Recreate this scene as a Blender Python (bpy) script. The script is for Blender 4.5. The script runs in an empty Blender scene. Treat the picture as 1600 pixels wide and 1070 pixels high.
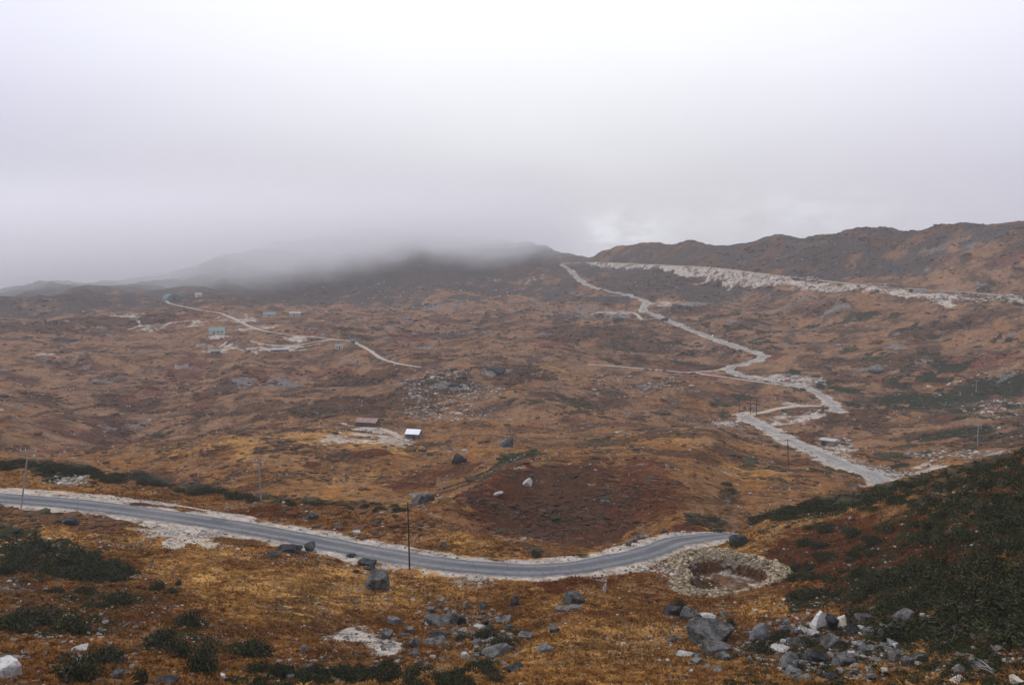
import bpy, math, random
import numpy as np
from mathutils import Vector, Matrix

sc = bpy.context.scene
COL = sc.collection
rad = math.radians

# ------------------------------------------------------------------ camera, world, sun, exposure
FPX, CX, CY, PITCH = 1256.0, 800.0, 535.0, rad(5.23)      # measured in the photograph's 1600 px frame
cam_d = bpy.data.cameras.new("camera")
cam = bpy.data.objects.new("camera", cam_d); COL.objects.link(cam)
cam_d.sensor_width = 36.0
cam_d.lens = 36.0 * FPX / 1600.0
cam_d.clip_start, cam_d.clip_end = 0.5, 30000.0
cam.location = (0, 0, 0)
cam.rotation_euler = (math.pi / 2 - PITCH, 0, 0)
sc.camera = cam

SUN_EL, SUN_AZ = rad(46), rad(-78)            # a veiled sun, to the left
world = bpy.data.worlds.new("World"); sc.world = world
world.use_nodes = True
def build_world():
    nt = world.node_tree; nt.nodes.clear()
    N = nt.nodes.new; L = nt.links.new
    out = N("ShaderNodeOutputWorld"); bg = N("ShaderNodeBackground")
    bg.inputs["Strength"].default_value = 0.1
    sky = N("ShaderNodeTexSky"); sky.sky_type = 'NISHITA'; sky.sun_disc = False
    sky.sun_elevation = SUN_EL; sky.sun_rotation = SUN_AZ
    tc = N("ShaderNodeTexCoord")
    sep = N("ShaderNodeSeparateXYZ"); L(tc.outputs["Generated"], sep.inputs[0])
    def math_(op, a, b=None, clamp=False):
        m = N("ShaderNodeMath"); m.operation = op; m.use_clamp = clamp
        for i, v in enumerate((a, b)):
            if v is None: continue
            if isinstance(v, (int, float)): m.inputs[i].default_value = v
            else: L(v, m.inputs[i])
        return m.outputs[0]
    def ramp(v, pts):
        r = N("ShaderNodeValToRGB"); L(v, r.inputs[0])
        e = r.color_ramp.elements
        while len(e) < len(pts): e.new(0.5)
        for k, (p, c) in zip(e, pts): k.position = p; k.color = (*c, 1)
        return r.outputs[0]
    # cloud deck: brightness by height, softened by large noise
    nz = N("ShaderNodeTexNoise"); nz.inputs["Scale"].default_value = 3.2; nz.inputs["Detail"].default_value = 5
    mp = N("ShaderNodeMapping"); mp.inputs["Scale"].default_value = (1, 1, 3.0)
    L(tc.outputs["Generated"], mp.inputs[0]); L(mp.outputs[0], nz.inputs["Vector"])
    wob = math_('MULTIPLY', math_('SUBTRACT', nz.outputs["Fac"], 0.5), SKY_WOB)
    el = math_('ADD', sep.outputs[2], wob)
    el01 = math_('MULTIPLY', math_('ADD', el, 0.1), 1 / 0.6, True)    # z -0.1..0.5 -> 0..1
    deck = ramp(el01, SKY_RAMP)
    # azimuth: the deck is thinnest (brightest) in front, thicker to the sides
    az = math_('ARCTAN2', sep.outputs[0], sep.outputs[1])
    azn = math_('MULTIPLY', math_('SUBTRACT', az, rad(2)), 1 / rad(36))
    azf = math_('POWER', math_('ABSOLUTE', math_('MINIMUM', math_('MAXIMUM', azn, -1.0), 1.0)), 2.0)
    side = N("ShaderNodeMixRGB"); side.blend_type = 'MULTIPLY'
    L(azf, side.inputs[0]); L(deck, side.inputs[1]); side.inputs[2].default_value = (*SKY_SIDE, 1)
    # a bright break in the cloud low over the saddle
    def gap(azd, eld, wa, we):
        a = math_('POWER', math_('MULTIPLY', math_('SUBTRACT', az, rad(azd)), 1 / rad(wa)), 2.0)
        b = math_('POWER', math_('MULTIPLY', math_('SUBTRACT', sep.outputs[2], math.sin(rad(eld))), 1 / math.sin(rad(we))), 2.0)
        return math_('EXPONENT', math_('MULTIPLY', math_('ADD', a, b), -1.0))
    n2 = N("ShaderNodeTexNoise"); n2.inputs["Scale"].default_value = 26; n2.inputs["Detail"].default_value = 6
    mp2 = N("ShaderNodeMapping"); mp2.inputs["Scale"].default_value = (1, 1, 2.2)
    L(tc.outputs["Generated"], mp2.inputs[0]); L(mp2.outputs[0], n2.inputs["Vector"])
    tex = math_('MULTIPLY', math_('SUBTRACT', n2.outputs["Fac"], 0.36), 4.0, True)
    g = math_('ADD', gap(7.0, 2.4, 3.6, 1.3), math_('MULTIPLY', gap(19, 3.4, 7, 1.6), 0.35), True)
    g = math_('MULTIPLY', g, tex)
    brk = N("ShaderNodeMixRGB"); L(math_('MULTIPLY', g, 0.7), brk.inputs[0]); L(side.outputs[0], brk.inputs[1])
    brk.inputs[2].default_value = (10.0, 10.2, 10.8, 1)
    mix = N("ShaderNodeMixRGB"); mix.inputs[0].default_value = 0.97
    L(sky.outputs[0], mix.inputs[1]); L(brk.outputs[0], mix.inputs[2])
    L(mix.outputs[0], bg.inputs["Color"]); L(bg.outputs[0], out.inputs["Surface"])
SKY_WOB = 0.05
_g = lambda r, g, b: (r * 10, g * 10, b * 10)
SKY_RAMP = [(0.0, _g(.60, .59, .61)), (0.22, _g(.63, .62, .645)), (0.33, _g(.71, .70, .74)), (0.456, _g(.87, .87, .92)),
            (0.58, _g(1.03, 1.04, 1.08)), (0.74, _g(1.15, 1.17, 1.19))]
SKY_SIDE = (.85, .84, .95)
build_world()

sun_d = bpy.data.lights.new("sun", 'SUN'); sun_d.energy = 1.3; sun_d.angle = rad(12); sun_d.color = (1.0, .96, .9)
sun = bpy.data.objects.new("sun", sun_d); COL.objects.link(sun)
_sd = Vector((math.sin(SUN_AZ) * math.cos(SUN_EL), math.cos(SUN_AZ) * math.cos(SUN_EL), math.sin(SUN_EL)))
sun.rotation_euler = _sd.to_track_quat('Z', 'Y').to_euler()

sc.view_settings.view_transform = 'Standard'; sc.view_settings.look = 'None'
sc.view_settings.gamma = 1.0; sc.view_settings.use_curve_mapping = False
sc.view_settings.exposure = 0.0
sc.render.engine = 'CYCLES'
sc.cycles.max_bounces = 14; sc.cycles.diffuse_bounces = 2; sc.cycles.glossy_bounces = 2
sc.cycles.volume_bounces = 10; sc.cycles.transparent_max_bounces = 8
sc.cycles.volume_max_steps = 256; sc.cycles.volume_step_rate = 1.0
sc.cycles.use_denoising = True

# ------------------------------------------------------------------ numpy noise
def _hash(ix, iy, seed):
    h = (ix.astype(np.int64) * 374761393 + iy.astype(np.int64) * 668265263 + seed * 974711) & 0xFFFFFFFF
    h = ((h ^ (h >> 13)) * 1274126177) & 0xFFFFFFFF
    h = h ^ (h >> 16)
    return (h & 0xFFFF).astype(np.float32) / 32767.5 - 1.0
def vnoise(x, y, seed=0):
    fx, fy = np.floor(x), np.floor(y)
    u, v = (x - fx).astype(np.float32), (y - fy).astype(np.float32)
    u = u * u * u * (u * (u * 6 - 15) + 10); v = v * v * v * (v * (v * 6 - 15) + 10)
    a, b = _hash(fx, fy, seed), _hash(fx + 1, fy, seed)
    c, d = _hash(fx, fy + 1, seed), _hash(fx + 1, fy + 1, seed)
    return (a + (b - a) * u) * (1 - v) + (c + (d - c) * u) * v
def fbm(x, y, wl, octs=4, gain=0.5, seed=0):
    s, amp, tot, f = 0.0, 1.0, 0.0, 1.0 / wl
    ca, sa = math.cos(0.6), math.sin(0.6)
    for k in range(octs):
        s = s + amp * vnoise(x * f + 13.7 * k, y * f - 7.3 * k, seed + k * 17)
        tot += amp; amp *= gain; f *= 2.03
        x, y = x * ca - y * sa, x * sa + y * ca
    return s / tot
def sstep(a, b, x):
    t = np.clip((x - a) / (b - a), 0, 1); return t * t * (3 - 2 * t)

# ------------------------------------------------------------------ terrain from its crest, bench and valley lines
def ray(px, py):
    dx, du = (px - CX) / FPX, (CY - py) / FPX
    cp, sp = math.cos(PITCH), math.sin(PITCH)
    x, y, z = dx, cp + du * sp, -sp + du * cp
    h = np.hypot(x, y)
    return np.arctan2(x, y), z / h
LINES = [
 [(800, -0.85, 2.0, 1)],
 [(800, -0.58, 20.0, 1)],
 # image bottom
 [(0,1070,46),(400,1070,46),(800,1070,46),(1200,1070,46),(1400,1070,44),(1600,1070,38)],
 # road bench / face of the right spur
 [(-150,762,146),(0,778,136),(200,797,126),(400,829,115),(640,875,101),(760,887,96.5),(850,890,96),(950,880,101),(1010,863,109),(1060,847,118),
  (1095,846,120),(1150,850,113),(1200,852,107),(1280,845,104),(1400,830,99),(1600,790,85),(1750,770,78)],
 # rim beyond the road / crest of the spur
 [(-150,700,178),(0,716,165),(100,722,160),(200,748,150),(300,768,145),(400,776,138),(500,788,132),(640,800,122),(740,830,112),(800,855,106),(850,879,101),
  (900,876,106),(950,866,110),(1000,850,118),(1060,835,126),(1100,833,128),(1150,818,129),(1200,801,131),(1280,779,135),(1350,766,137),(1400,754,138),(1470,735,133),(1600,705,120),(1750,670,110)],
 # gully behind (z given, 2)
 [(-150,-64,230,2),(0,-63,215,2),(200,-61,200,2),(400,-57,185,2),(640,-51,150,2),(740,-48,135,2),(850,-46,117,2),(950,-50,131,2),(1060,-54,142,2),(1150,-54,152,2),(1200,-57,163,2),
  (1300,-67,195,2),(1400,-66,198,2),(1600,-60,180,2),(1750,-56,175,2)],
 # first ground seen beyond the rim
 [(-150,698,310),(0,713,300),(100,719,285),(200,745,262),(300,765,240),(400,772,215),(500,783,200),(640,797,172),(740,826,152),(800,850,138),(850,870,129),(900,866,133),(950,857,143),(1000,843,150),(1060,828,158),
  (1110,820,166),(1150,812,173),(1200,796,186),(1280,775,212),(1400,747,256),(1470,729,270),(1600,699,290),(1750,665,300)],
 # house knoll, red hillside brow, far side of the stream
 [(-150,675,360),(0,690,350),(100,711,312),(200,695,306),(300,680,304),(400,672,308),(500,664,312),(575,665,315),(650,678,310),(760,692,262),(850,712,232),(900,708,232),(950,704,236),(1000,697,245),(1100,680,285),(1170,656,385),
  (1230,668,375),(1300,688,342),(1400,692,335),(1500,682,345),(1600,672,350),(1750,655,350)],
 [(-150,645,430),(0,650,430),(100,676,395),(200,687,370),(300,676,368),(400,664,372),(500,654,378),(575,648,385),(650,645,390),(760,652,372),(850,684,300),(950,682,300),(1100,650,390),(1170,643,428),(1230,645,428),(1290,640,432),(1400,635,430),(1500,620,450),(1600,605,450),(1750,590,450)],
 [(-150,560,640),(0,560,640),(200,580,580),(340,562,600),(400,580,540),(500,590,520),(575,590,500),(650,576,490),(760,566,490),(850,571,500),(930,570,540),(1000,577,530),(1100,585,520),(1180,560,575),(1250,575,545),(1400,560,560),(1600,545,560),(1750,540,560)],
 [(-150,520,760),(0,520,760),(200,520,740),(340,521,700),(420,524,680),(550,534,640),(650,540,620),(760,530,650),(900,530,640),(1000,530,640),(1100,520,680),(1250,505,690),(1400,490,680),(1600,480,640),(1750,478,640)],
 [(-150,490,950),(0,490,950),(200,490,900),(340,490,860),(450,491,860),(600,480,900),(700,460,980),(850,450,1000),(930,462,900),(1000,468,860),(1100,452,890),(1250,448,810),(1400,457,745),(1600,466,690),(1750,470,680)],
 [(-150,486,1000),(0,484,1000),(130,467,1090),(270,464,1120),(330,456,1180),(450,458,1200),(600,450,1230),(700,440,1250),(850,424,1220),(880,416,1230),(930,412,1190),(1000,416,1080),(1100,421,960),(1250,434,860),(1400,448,790),(1600,459,720),(1750,464,700)],
 [(-150,480,1400),(0,462,1400),(70,450,1430),(130,452,1450),(250,438,1500),(325,419,1380),(345,410,1400),(380,404,1480),(450,384,1600),(600,366,1700),(750,376,1700),(850,394,1500),(880,408,1330),(915,408,1290),(935,402,1240),(960,395,1200),(1000,390,1150),(1080,387,1100),(1110,392,1080),
  (1130,393,1060),(1160,387,1040),(1225,373,1000),(1250,376,980),(1300,368,960),(1390,354,930),(1430,358,920),(1510,347,900),(1560,351,880),(1600,350,870),(1750,340,860)],
 [(800,-90,2600,2)],
 [(800,-420,5200,2)],
]
def pchip(xk, yk, x):
    xk, yk = np.asarray(xk, float), np.asarray(yk, float)
    if len(xk) == 1: return np.full(len(x), yk[0])
    h = np.diff(xk); dl = np.diff(yk) / h
    m = np.zeros(len(xk)); m[0], m[-1] = dl[0], dl[-1]
    for i in range(1, len(xk) - 1):
        if dl[i - 1] * dl[i] > 0:
            w1, w2 = 2 * h[i] + h[i - 1], h[i] + 2 * h[i - 1]
            m[i] = (w1 + w2) / (w1 / dl[i - 1] + w2 / dl[i])
    x = np.clip(x, xk[0], xk[-1]); i = np.clip(np.searchsorted(xk, x) - 1, 0, len(h) - 1)
    s = (x - xk[i]) / h[i]
    return (yk[i] * (1 + 2 * s) * (1 - s) ** 2 + m[i] * h[i] * s * (1 - s) ** 2 + yk[i + 1] * s * s * (3 - 2 * s) + m[i + 1] * h[i] * s * s * (s - 1))

AZ = np.radians(np.concatenate([np.linspace(-52, -35, 45)[:-1], np.linspace(-35, 35, 950), np.linspace(35, 52, 45)[1:]]))
def _rows():
    r, out = 2.0, []
    while r < 5200:
        out.append(r)
        d = 0.9 if r < 36 else 0.34 if r < 150 else 0.34 + (r - 150) * 0.0042
        r += min(d, 60)
    return np.array(out + [5200.0])
RR = _rows(); LR = np.log(RR)
NA, NR = len(AZ), len(RR)
def build_base():
    K = len(LINES)
    lk, tk = np.zeros((K, NA)), np.zeros((K, NA))
    for k, line in enumerate(LINES):
        a, t, l = [], [], []
        for p in line:
            if len(p) == 3:
                aa, tt = ray(p[0], p[1]); rr = p[2]
            else:
                aa = math.atan2((p[0] - CX) / FPX, 0.95); rr = p[2]; tt = p[1] if p[3] == 1 else p[1] / p[2]
            a.append(aa); t.append(tt); l.append(math.log(rr))
        lk[k], tk[k] = pchip(a, l, AZ), pchip(a, t, AZ)
    T = np.zeros((NR, NA))
    h = np.maximum(np.diff(lk, axis=0), 0.01); d = np.diff(tk, axis=0) / h
    m = np.zeros((K, NA)); m[0], m[-1] = d[0], d[-1]
    for i in range(1, K - 1):
        ok = d[i - 1] * d[i] > 0
        w1, w2 = 2 * h[i] + h[i - 1], h[i] + 2 * h[i - 1]
        with np.errstate(divide='ignore', invalid='ignore'):
            m[i] = np.where(ok, (w1 + w2) / (w1 / d[i - 1] + w2 / d[i]), 0)
    X = LR[:, None]
    for i in range(K - 1):
        s = (X - lk[i]) / h[i]
        sel = (s >= 0) & (s <= 1)
        v = (tk[i] * (1 + 2 * s) * (1 - s) ** 2 + m[i] * h[i] * s * (1 - s) ** 2 + tk[i + 1] * s * s * (3 - 2 * s) + m[i + 1] * h[i] * s * s * (s - 1))
        T[sel] = v[sel]
    return T
BASE_T = build_base()
GX = RR[:, None] * np.sin(AZ)[None, :]
GY = RR[:, None] * np.cos(AZ)[None, :]
RG = np.repeat(RR[:, None], NA, 1)
Z = BASE_T * RG

def add_relief(Z):
    near = sstep(20, 45, RG)
    far = sstep(140, 420, RG); vfar = sstep(450, 1000, RG)
    Z = Z + near * (fbm(GX, GY, 14, 4, 0.55, 3) * (0.45 + 0.5 * far) + fbm(GX, GY, 2.6, 3, 0.6, 9) * (0.16 + 0.12 * far))
    fold = sstep(230, 420, RG)
    Z = Z + far * (fbm(GX, GY, 55, 4, 0.5, 21) * 2.2) + fold * (.32 - np.abs(fbm(GX * .8 + GY * .5, GY * .7 - GX * .25, 120, 4, .5, 22))) * 15 + fold * fbm(GX, GY, 24, 3, .6, 23) * 1.1
    rg = 1 - np.abs(fbm(GX, GY, 160, 5, 0.55, 33))
    Z = Z + vfar * ((rg - 0.75) * 14 + fbm(GX, GY, 60, 5, 0.6, 41) * 3.5)
    right = sstep(.06, .14, AZ)[None, :]
    Z = Z + right * sstep(760, 880, RG) * ((0.45 - np.abs(fbm(GX, GY, 70, 5, 0.6, 51))) * 6.5 - 1.6 + fbm(GX, GY, 22, 4, .6, 52) * 2.2)
    Z = Z + (1 - right) * sstep(900, 1150, RG) * (0.4 - np.abs(fbm(GX, GY, 110, 5, 0.6, 53))) * 16
    # tussocks
    tus = np.maximum(fbm(GX, GY, 0.9, 2, 0.5, 61), 0) * 0.16 + np.maximum(fbm(GX, GY, 3.2, 2, 0.5, 62), 0) * 0.25
    Z = Z + near * tus * (1 - 0.4 * far)
    return Z
Z = add_relief(Z)
def dent(px, r, wx, wy, dz, ang=0.0):
    """a hollow (dz < 0) or swell at a bearing and distance, sizes in metres"""
    global Z
    a = math.atan2((px - CX) / FPX, .95); x, y = r * math.sin(a), r * math.cos(a)
    c, s_ = math.cos(a + ang), math.sin(a + ang)
    u, v = (GX - x) * c - (GY - y) * s_, (GX - x) * s_ + (GY - y) * c
    Z = Z + dz * np.exp(-(u / wx) ** 2 - (v / wy) ** 2)
dent(885, 168, 17, 24, -6.0)                 # the dark hollow behind the bend
dent(742, 178, 7, 36, 4.6, .38)
dent(640, 205, 24, 40, -3.0)
dent(1362, 945, 75, 80, -11.0)
dent(230, 372, 34, 26, -4.0)              # the rib on its left
dent(1040, 185, 12, 30, 1.8, -.3)            # and on its right

def grid_ij(x, y):
    a, r = np.arctan2(x, y), np.hypot(x, y)
    ja = np.interp(a, AZ, np.arange(NA)); ir = np.interp(r, RR, np.arange(NR))
    return ir, ja
def ground_z(x, y, F=None):
    F = Z if F is None else F
    ir, ja = grid_ij(np.asarray(x, float), np.asarray(y, float))
    i = np.clip(ir.astype(int), 0, NR - 2); j = np.clip(ja.astype(int), 0, NA - 2)
    u, v = ir - i, ja - j
    return (F[i, j] * (1 - u) * (1 - v) + F[i + 1, j] * u * (1 - v) + F[i, j + 1] * (1 - u) * v + F[i + 1, j + 1] * u * v)
def at(px, py, rmin=25.0):
    """ground point seen at a pixel of the photograph"""
    a, t = ray(px, py)
    ja = float(np.interp(a, AZ, np.arange(NA))); j = min(int(ja), NA - 2); v = ja - j
    prof = (Z[:, j] * (1 - v) + Z[:, j + 1] * v) / RR
    hit = np.nonzero((prof >= t) & (RR > rmin))[0]
    if len(hit) == 0: return None
    i = hit[0]
    if i > 0 and prof[i] != prof[i - 1]:
        w = np.clip((t - prof[i - 1]) / (prof[i] - prof[i - 1]), 0, 1); r = RR[i - 1] + w * (RR[i] - RR[i - 1])
    else: r = RR[i]
    return np.array([r * math.sin(a), r * math.cos(a), t * r])
def hid(px, r, z):
    a = math.atan2((px - CX) / FPX, 0.95)
    return np.array([r * math.sin(a), r * math.cos(a), z])
def P(p):
    return hid(p[0], p[1], p[2]) if len(p) == 3 else at(p[0], p[1])

def spline(pts, step):
    pts = np.array(pts, float); n = len(pts); out = []
    for i in range(n - 1):
        p0, p1, p2, p3 = pts[max(i - 1, 0)], pts[i], pts[i + 1], pts[min(i + 2, n - 1)]
        m = max(2, int(np.linalg.norm(p2[:2] - p1[:2]) / step))
        for k in range(m):
            s = k / m
            out.append(0.5 * ((2 * p1) + (-p0 + p2) * s + (2 * p0 - 5 * p1 + 4 * p2 - p3) * s * s + (-p0 + 3 * p1 - 3 * p2 + p3) * s ** 3))
    out.append(pts[-1]); return np.array(out)
def smooth(a, n):
    for _ in range(n):
        b = a.copy(); b[1:-1] = (a[:-2] + 2 * a[1:-1] + a[2:]) / 4; a = b
    return a

MASK = {k: np.zeros((NR, NA), np.float32) for k in ("green", "red", "pale", "rock", "gold", "dark", "scrub", "dark_spot", "dull")}
def window(x, y, R):
    r = math.hypot(x, y); a = math.atan2(x, y)
    i0, i1 = np.searchsorted(RR, r - R - 0.5), np.searchsorted(RR, r + R + 0.5) + 1
    da = (R + 0.5) / max(r, 1)
    j0, j1 = np.searchsorted(AZ, a - da), np.searchsorted(AZ, a + da) + 1
    return slice(max(i0, 0), i1), slice(max(j0, 0), j1)
def along(path, R, side=False):
    """distance of the grid to a path (inf beyond R) and the path's height at the nearest point"""
    D = np.full((NR, NA), np.inf, np.float32); H = np.zeros((NR, NA), np.float32)
    for p, q in zip(path[:-1], path[1:]):
        c = (p + q) / 2; L = np.linalg.norm(q[:2] - p[:2])
        w = window(c[0], c[1], R + L / 2 + 1)
        x, y = GX[w] - p[0], GY[w] - p[1]
        dx, dy = q[0] - p[0], q[1] - p[1]
        s = np.clip((x * dx + y * dy) / max(L * L, 1e-6), 0, 1)
        d = np.hypot(x - s * dx, y - s * dy)
        better = d < D[w]
        D[w] = np.where(better, d, D[w]); H[w] = np.where(better, p[2] + s * (q[2] - p[2]), H[w])
    return D, H
def bench(path, half, blend):
    global Z
    D, H = along(path, half + blend)
    f = 1 - sstep(half, half + blend, D)
    Z = np.where(np.isfinite(D), H * f + Z * (1 - f), Z)
    return D

ROADS = {}
def lay_route(key, pts, half, blend, step, sm=12):
    w = [P(p) for p in pts]; w = [q for q in w if q is not None]
    path = spline(w, step); path = np.column_stack([smooth(path[:, 0], 4), smooth(path[:, 1], 4), smooth(path[:, 2], sm)])
    D = bench(path, half, blend)
    ROADS[key] = path
    return D
D_main = lay_route("main", [(-180,757),(-80,769),(0,778),(100,786),(200,797),(300,812),(400,829),(500,848),(600,868),(700,882),(780,888),(850,889),(910,885),(960,876),(1010,862),(1060,846),(1095,838),
    (1150,143,-46.5),(1210,155,-51.5),(1270,182,-59.5),(1330,218,-66),(1380,752),(1340,734),(1300,716),(1260,699),(1225,684),(1195,668),(1172,655),(1160,649)], 3.6, 5.0, 1.5, 30)
D_upper = lay_route("upper", [(1308,642),(1301,632),(1288,620),(1262,606),(1215,597),(1170,589),(1132,578),(1150,571),(1184,563),(1196,557),(1180,550),(1140,538),(1100,524),(1060,507),(1030,495),(1005,484),(1010,472),(985,462),(950,455),(920,446),(905,436),(893,425),(878,413)], 3.5, 8.0, 3, 14)
TRACKS = {
 "low": [(920,570),(960,572),(1000,576),(1080,583),(1150,592),(1215,601),(1255,606)],
 "spur": [(1075,582),(1110,580),(1135,577)],
 "flat": [(903,463),(935,463),(985,462)],
 "pad": [(922,492),(940,488),(965,487),(990,489),(1003,500)],
 "village": [(548,533),(575,546),(595,560),(625,569),(658,574)],
 "village_left": [(548,533),(520,531),(480,537),(440,541),(410,538),(392,533)],
 "valley": [(548,533),(500,528),(440,522),(400,514),(375,503),(345,490),(310,484),(285,479),(264,474),(261,468),(275,464)],
 "ridge": [(1640,466),(1560,461),(1500,456),(1430,453),(1350,446),(1280,438),(1200,429),(1120,419),(1050,415),(980,412),(930,410),(875,411)],
 "loop": [(1158,650),(1185,646),(1205,641),(1250,633),(1290,636)],
 "dam": [(200,515),(225,508),(262,505),(300,500)],
 "tip": [(500,440),(495,444),(505,449)],
}
D_tr = {k: lay_route(k, v, 2.6 if k != "ridge" else 5.0, 6.0, 3, 10) for k, v in TRACKS.items()}

# ------------------------------------------------------------------ stone enclosure: a shallow pit inside a ring bank
PIT = at(1135, 897)
_pa = math.atan2(PIT[0], PIT[1])
PIT_U = np.array([math.cos(_pa), -math.sin(_pa)]); PIT_V = np.array([math.sin(_pa), math.cos(_pa)])
def pit_frame(x, y):
    dx, dy = x - PIT[0], y - PIT[1]
    return dx * PIT_U[0] + dy * PIT_U[1], dx * PIT_V[0] + dy * PIT_V[1]
def pit_q(u, v):
    an = np.arctan2(v, u)
    wob = 1 + 0.08 * np.sin(3 * an + 1.0) + 0.05 * np.sin(5 * an + .3)
    return (np.abs(u / 4.75) ** 2.6 + np.abs(v / 5.6) ** 2.6) ** (1 / 2.6) / wob
def shape_pit():
    global Z
    w = window(PIT[0], PIT[1], 14)
    u, v = pit_frame(GX[w], GY[w]); q = pit_q(u, v)
    plane = PIT[2] - 0.1 + 0.30 * 0 * u + 0.0 * v
    z = Z[w]
    flat = 1 - sstep(1.35, 2.0, q)
    z = z * (1 - flat) + (plane + 0.12 * (z - plane)) * flat
    z = z - 1.5 * (1 - sstep(0.87, 0.97, q))
    Z[w] = z
shape_pit()

# level pads where huts stand
def pad(px, py, R, up=0.0):
    global Z
    c = at(px, py); w = window(c[0], c[1], R * 1.9)
    d = np.hypot(GX[w] - c[0], GY[w] - c[1]); f = 1 - sstep(R, R * 1.9, d)
    Z[w] = Z[w] * (1 - f) + (c[2] + up) * f
for a_ in [(575,664,7.5,.3),(647,683,5,.2),(340,521,11,0),(310,462,8,0),(421,493,11,.5),(461,491,11,.5),(337,551,6,0),(388,548,5,0),(437,548,11,0),(530,543,6,0),(551,534,5,0),(938,491,5,0),(268,468,16,0),(1296,694,5,0),(1177,646,5,0)]:
    pad(*a_)
# ------------------------------------------------------------------ ground cover: what grows or lies where, with some painted shade
def extent(px, py, hw, hh):
    c = at(px, py)
    if c is None: return None
    r = math.hypot(c[0], c[1])
    lo, hi = at(px, py + hh), at(px, py - hh)
    r1 = math.hypot(lo[0], lo[1]) if lo is not None else r * .95
    r2 = math.hypot(hi[0], hi[1]) if hi is not None else r * 1.1
    wt = hw / FPX * r
    near, back = max(r - r1, .1), max(r2 - r, .1)
    wr = (near + back) / 2 if max(near, back) < 2.5 * min(near, back) else min(near, back)
    wr = min(max(wr, wt * .4), wt * 4 + 3)
    return c, r, wt, wr
N_EDGE = fbm(GX, GY, 7.0, 4, 0.6, 77)
N_EDGE2 = fbm(GX, GY, 1.3, 3, 0.6, 78)
def patch(name, px, py, hw, hh, amt=1.0, slope=0.0, soft=0.3):
    if name == 'pale': soft = .75; amt = amt * .95
    """one patch: its middle and half sizes as the photograph shows them, laid out in metres on the ground"""
    e = extent(px, py, hw, hh)
    if e is None: return
    c, r, wt, wr = e
    w = window(c[0], c[1], 1.6 * max(wt, wr))
    a0 = math.atan2(c[0], c[1]); sn, cs = math.sin(a0), math.cos(a0)
    dx, dy = GX[w] - c[0], GY[w] - c[1]
    u, v = dx * cs - dy * sn, dx * sn + dy * cs
    v = v + slope * u * (wr / max(hh, 1)) * (hw / wt) * (hh / hw if False else 1)
    k = N_EDGE[w] * (0.75 if max(wt, wr) > 3 else 0.35) + N_EDGE2[w] * 0.3
    d = 1 - np.sqrt((u / wt) ** 2 + (v / wr) ** 2) + k
    MASK[name][w] = np.maximum(MASK[name][w], amt * sstep(-soft * .3, soft, d))
def stroke(name, pts, half_px, amt=1.0, rough=0.6):
    w = [P(p) for p in pts]; w = [q for q in w if q is not None]
    path = spline(w, 4.0)
    rm = np.hypot(path[:, 0], path[:, 1]).mean(); half = half_px / FPX * rm
    D, H = along(path, half * 2.2)
    v = amt * (1 - sstep(0.75, 1.25, D / half + rough * (N_EDGE + N_EDGE2 * .4)))
    MASK[name] = np.maximum(MASK[name], np.where(np.isfinite(D), v, 0))

# broad variation, partly by distance from the camera
W1, W2, W3 = fbm(GX, GY, 60, 5, .55, 101), fbm(GX, GY, 14, 5, .6, 102), fbm(GX, GY, 24, 4, .6, 103)
farw = sstep(140, 300, RG)
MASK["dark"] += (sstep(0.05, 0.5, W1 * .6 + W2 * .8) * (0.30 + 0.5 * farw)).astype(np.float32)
MASK["gold"] += sstep(-0.1, 0.45, W3 + W2 * .5).astype(np.float32) * 0.6
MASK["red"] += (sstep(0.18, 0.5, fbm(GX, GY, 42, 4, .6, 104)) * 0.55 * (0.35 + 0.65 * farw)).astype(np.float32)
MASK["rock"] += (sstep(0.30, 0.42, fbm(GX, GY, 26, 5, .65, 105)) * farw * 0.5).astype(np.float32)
gz = sstep(0.27, 0.4, fbm(GX, GY, 18, 4, .6, 106)) * farw * sstep(0.0, 0.25, AZ)[None, :]
MASK["green"] += (gz * 0.8 * (1 - 0.6 * sstep(600, 900, RG))).astype(np.float32)
# farthest slopes given a darker, bluer colour by distance from the camera
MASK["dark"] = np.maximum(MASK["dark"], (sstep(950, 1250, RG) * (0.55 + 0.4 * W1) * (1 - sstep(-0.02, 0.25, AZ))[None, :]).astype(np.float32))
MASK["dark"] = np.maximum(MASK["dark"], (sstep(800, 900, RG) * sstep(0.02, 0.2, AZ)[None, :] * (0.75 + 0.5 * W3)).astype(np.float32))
lf = (1 - sstep(.02, .09, AZ))[None, :]
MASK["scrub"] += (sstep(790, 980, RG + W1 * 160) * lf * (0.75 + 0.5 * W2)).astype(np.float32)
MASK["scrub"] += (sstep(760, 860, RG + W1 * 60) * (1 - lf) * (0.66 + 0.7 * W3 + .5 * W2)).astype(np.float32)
MASK["gold"] *= (1 - 0.6 * farw)
MASK["dull"] += np.clip(sstep(150, 420, RG + W1 * 60) * (0.78 + 0.55 * W1 + 0.35 * W3) + .25 * sstep(450, 900, RG), 0, 1).astype(np.float32)  # fade to dull brown with camera distance, put into the ground colour
MASK["green"] = np.maximum(MASK["green"], (sstep(900, 1250, RG) * sstep(-0.1, 0.35, W1 + W2 * .4) * 0.6).astype(np.float32))

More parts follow.
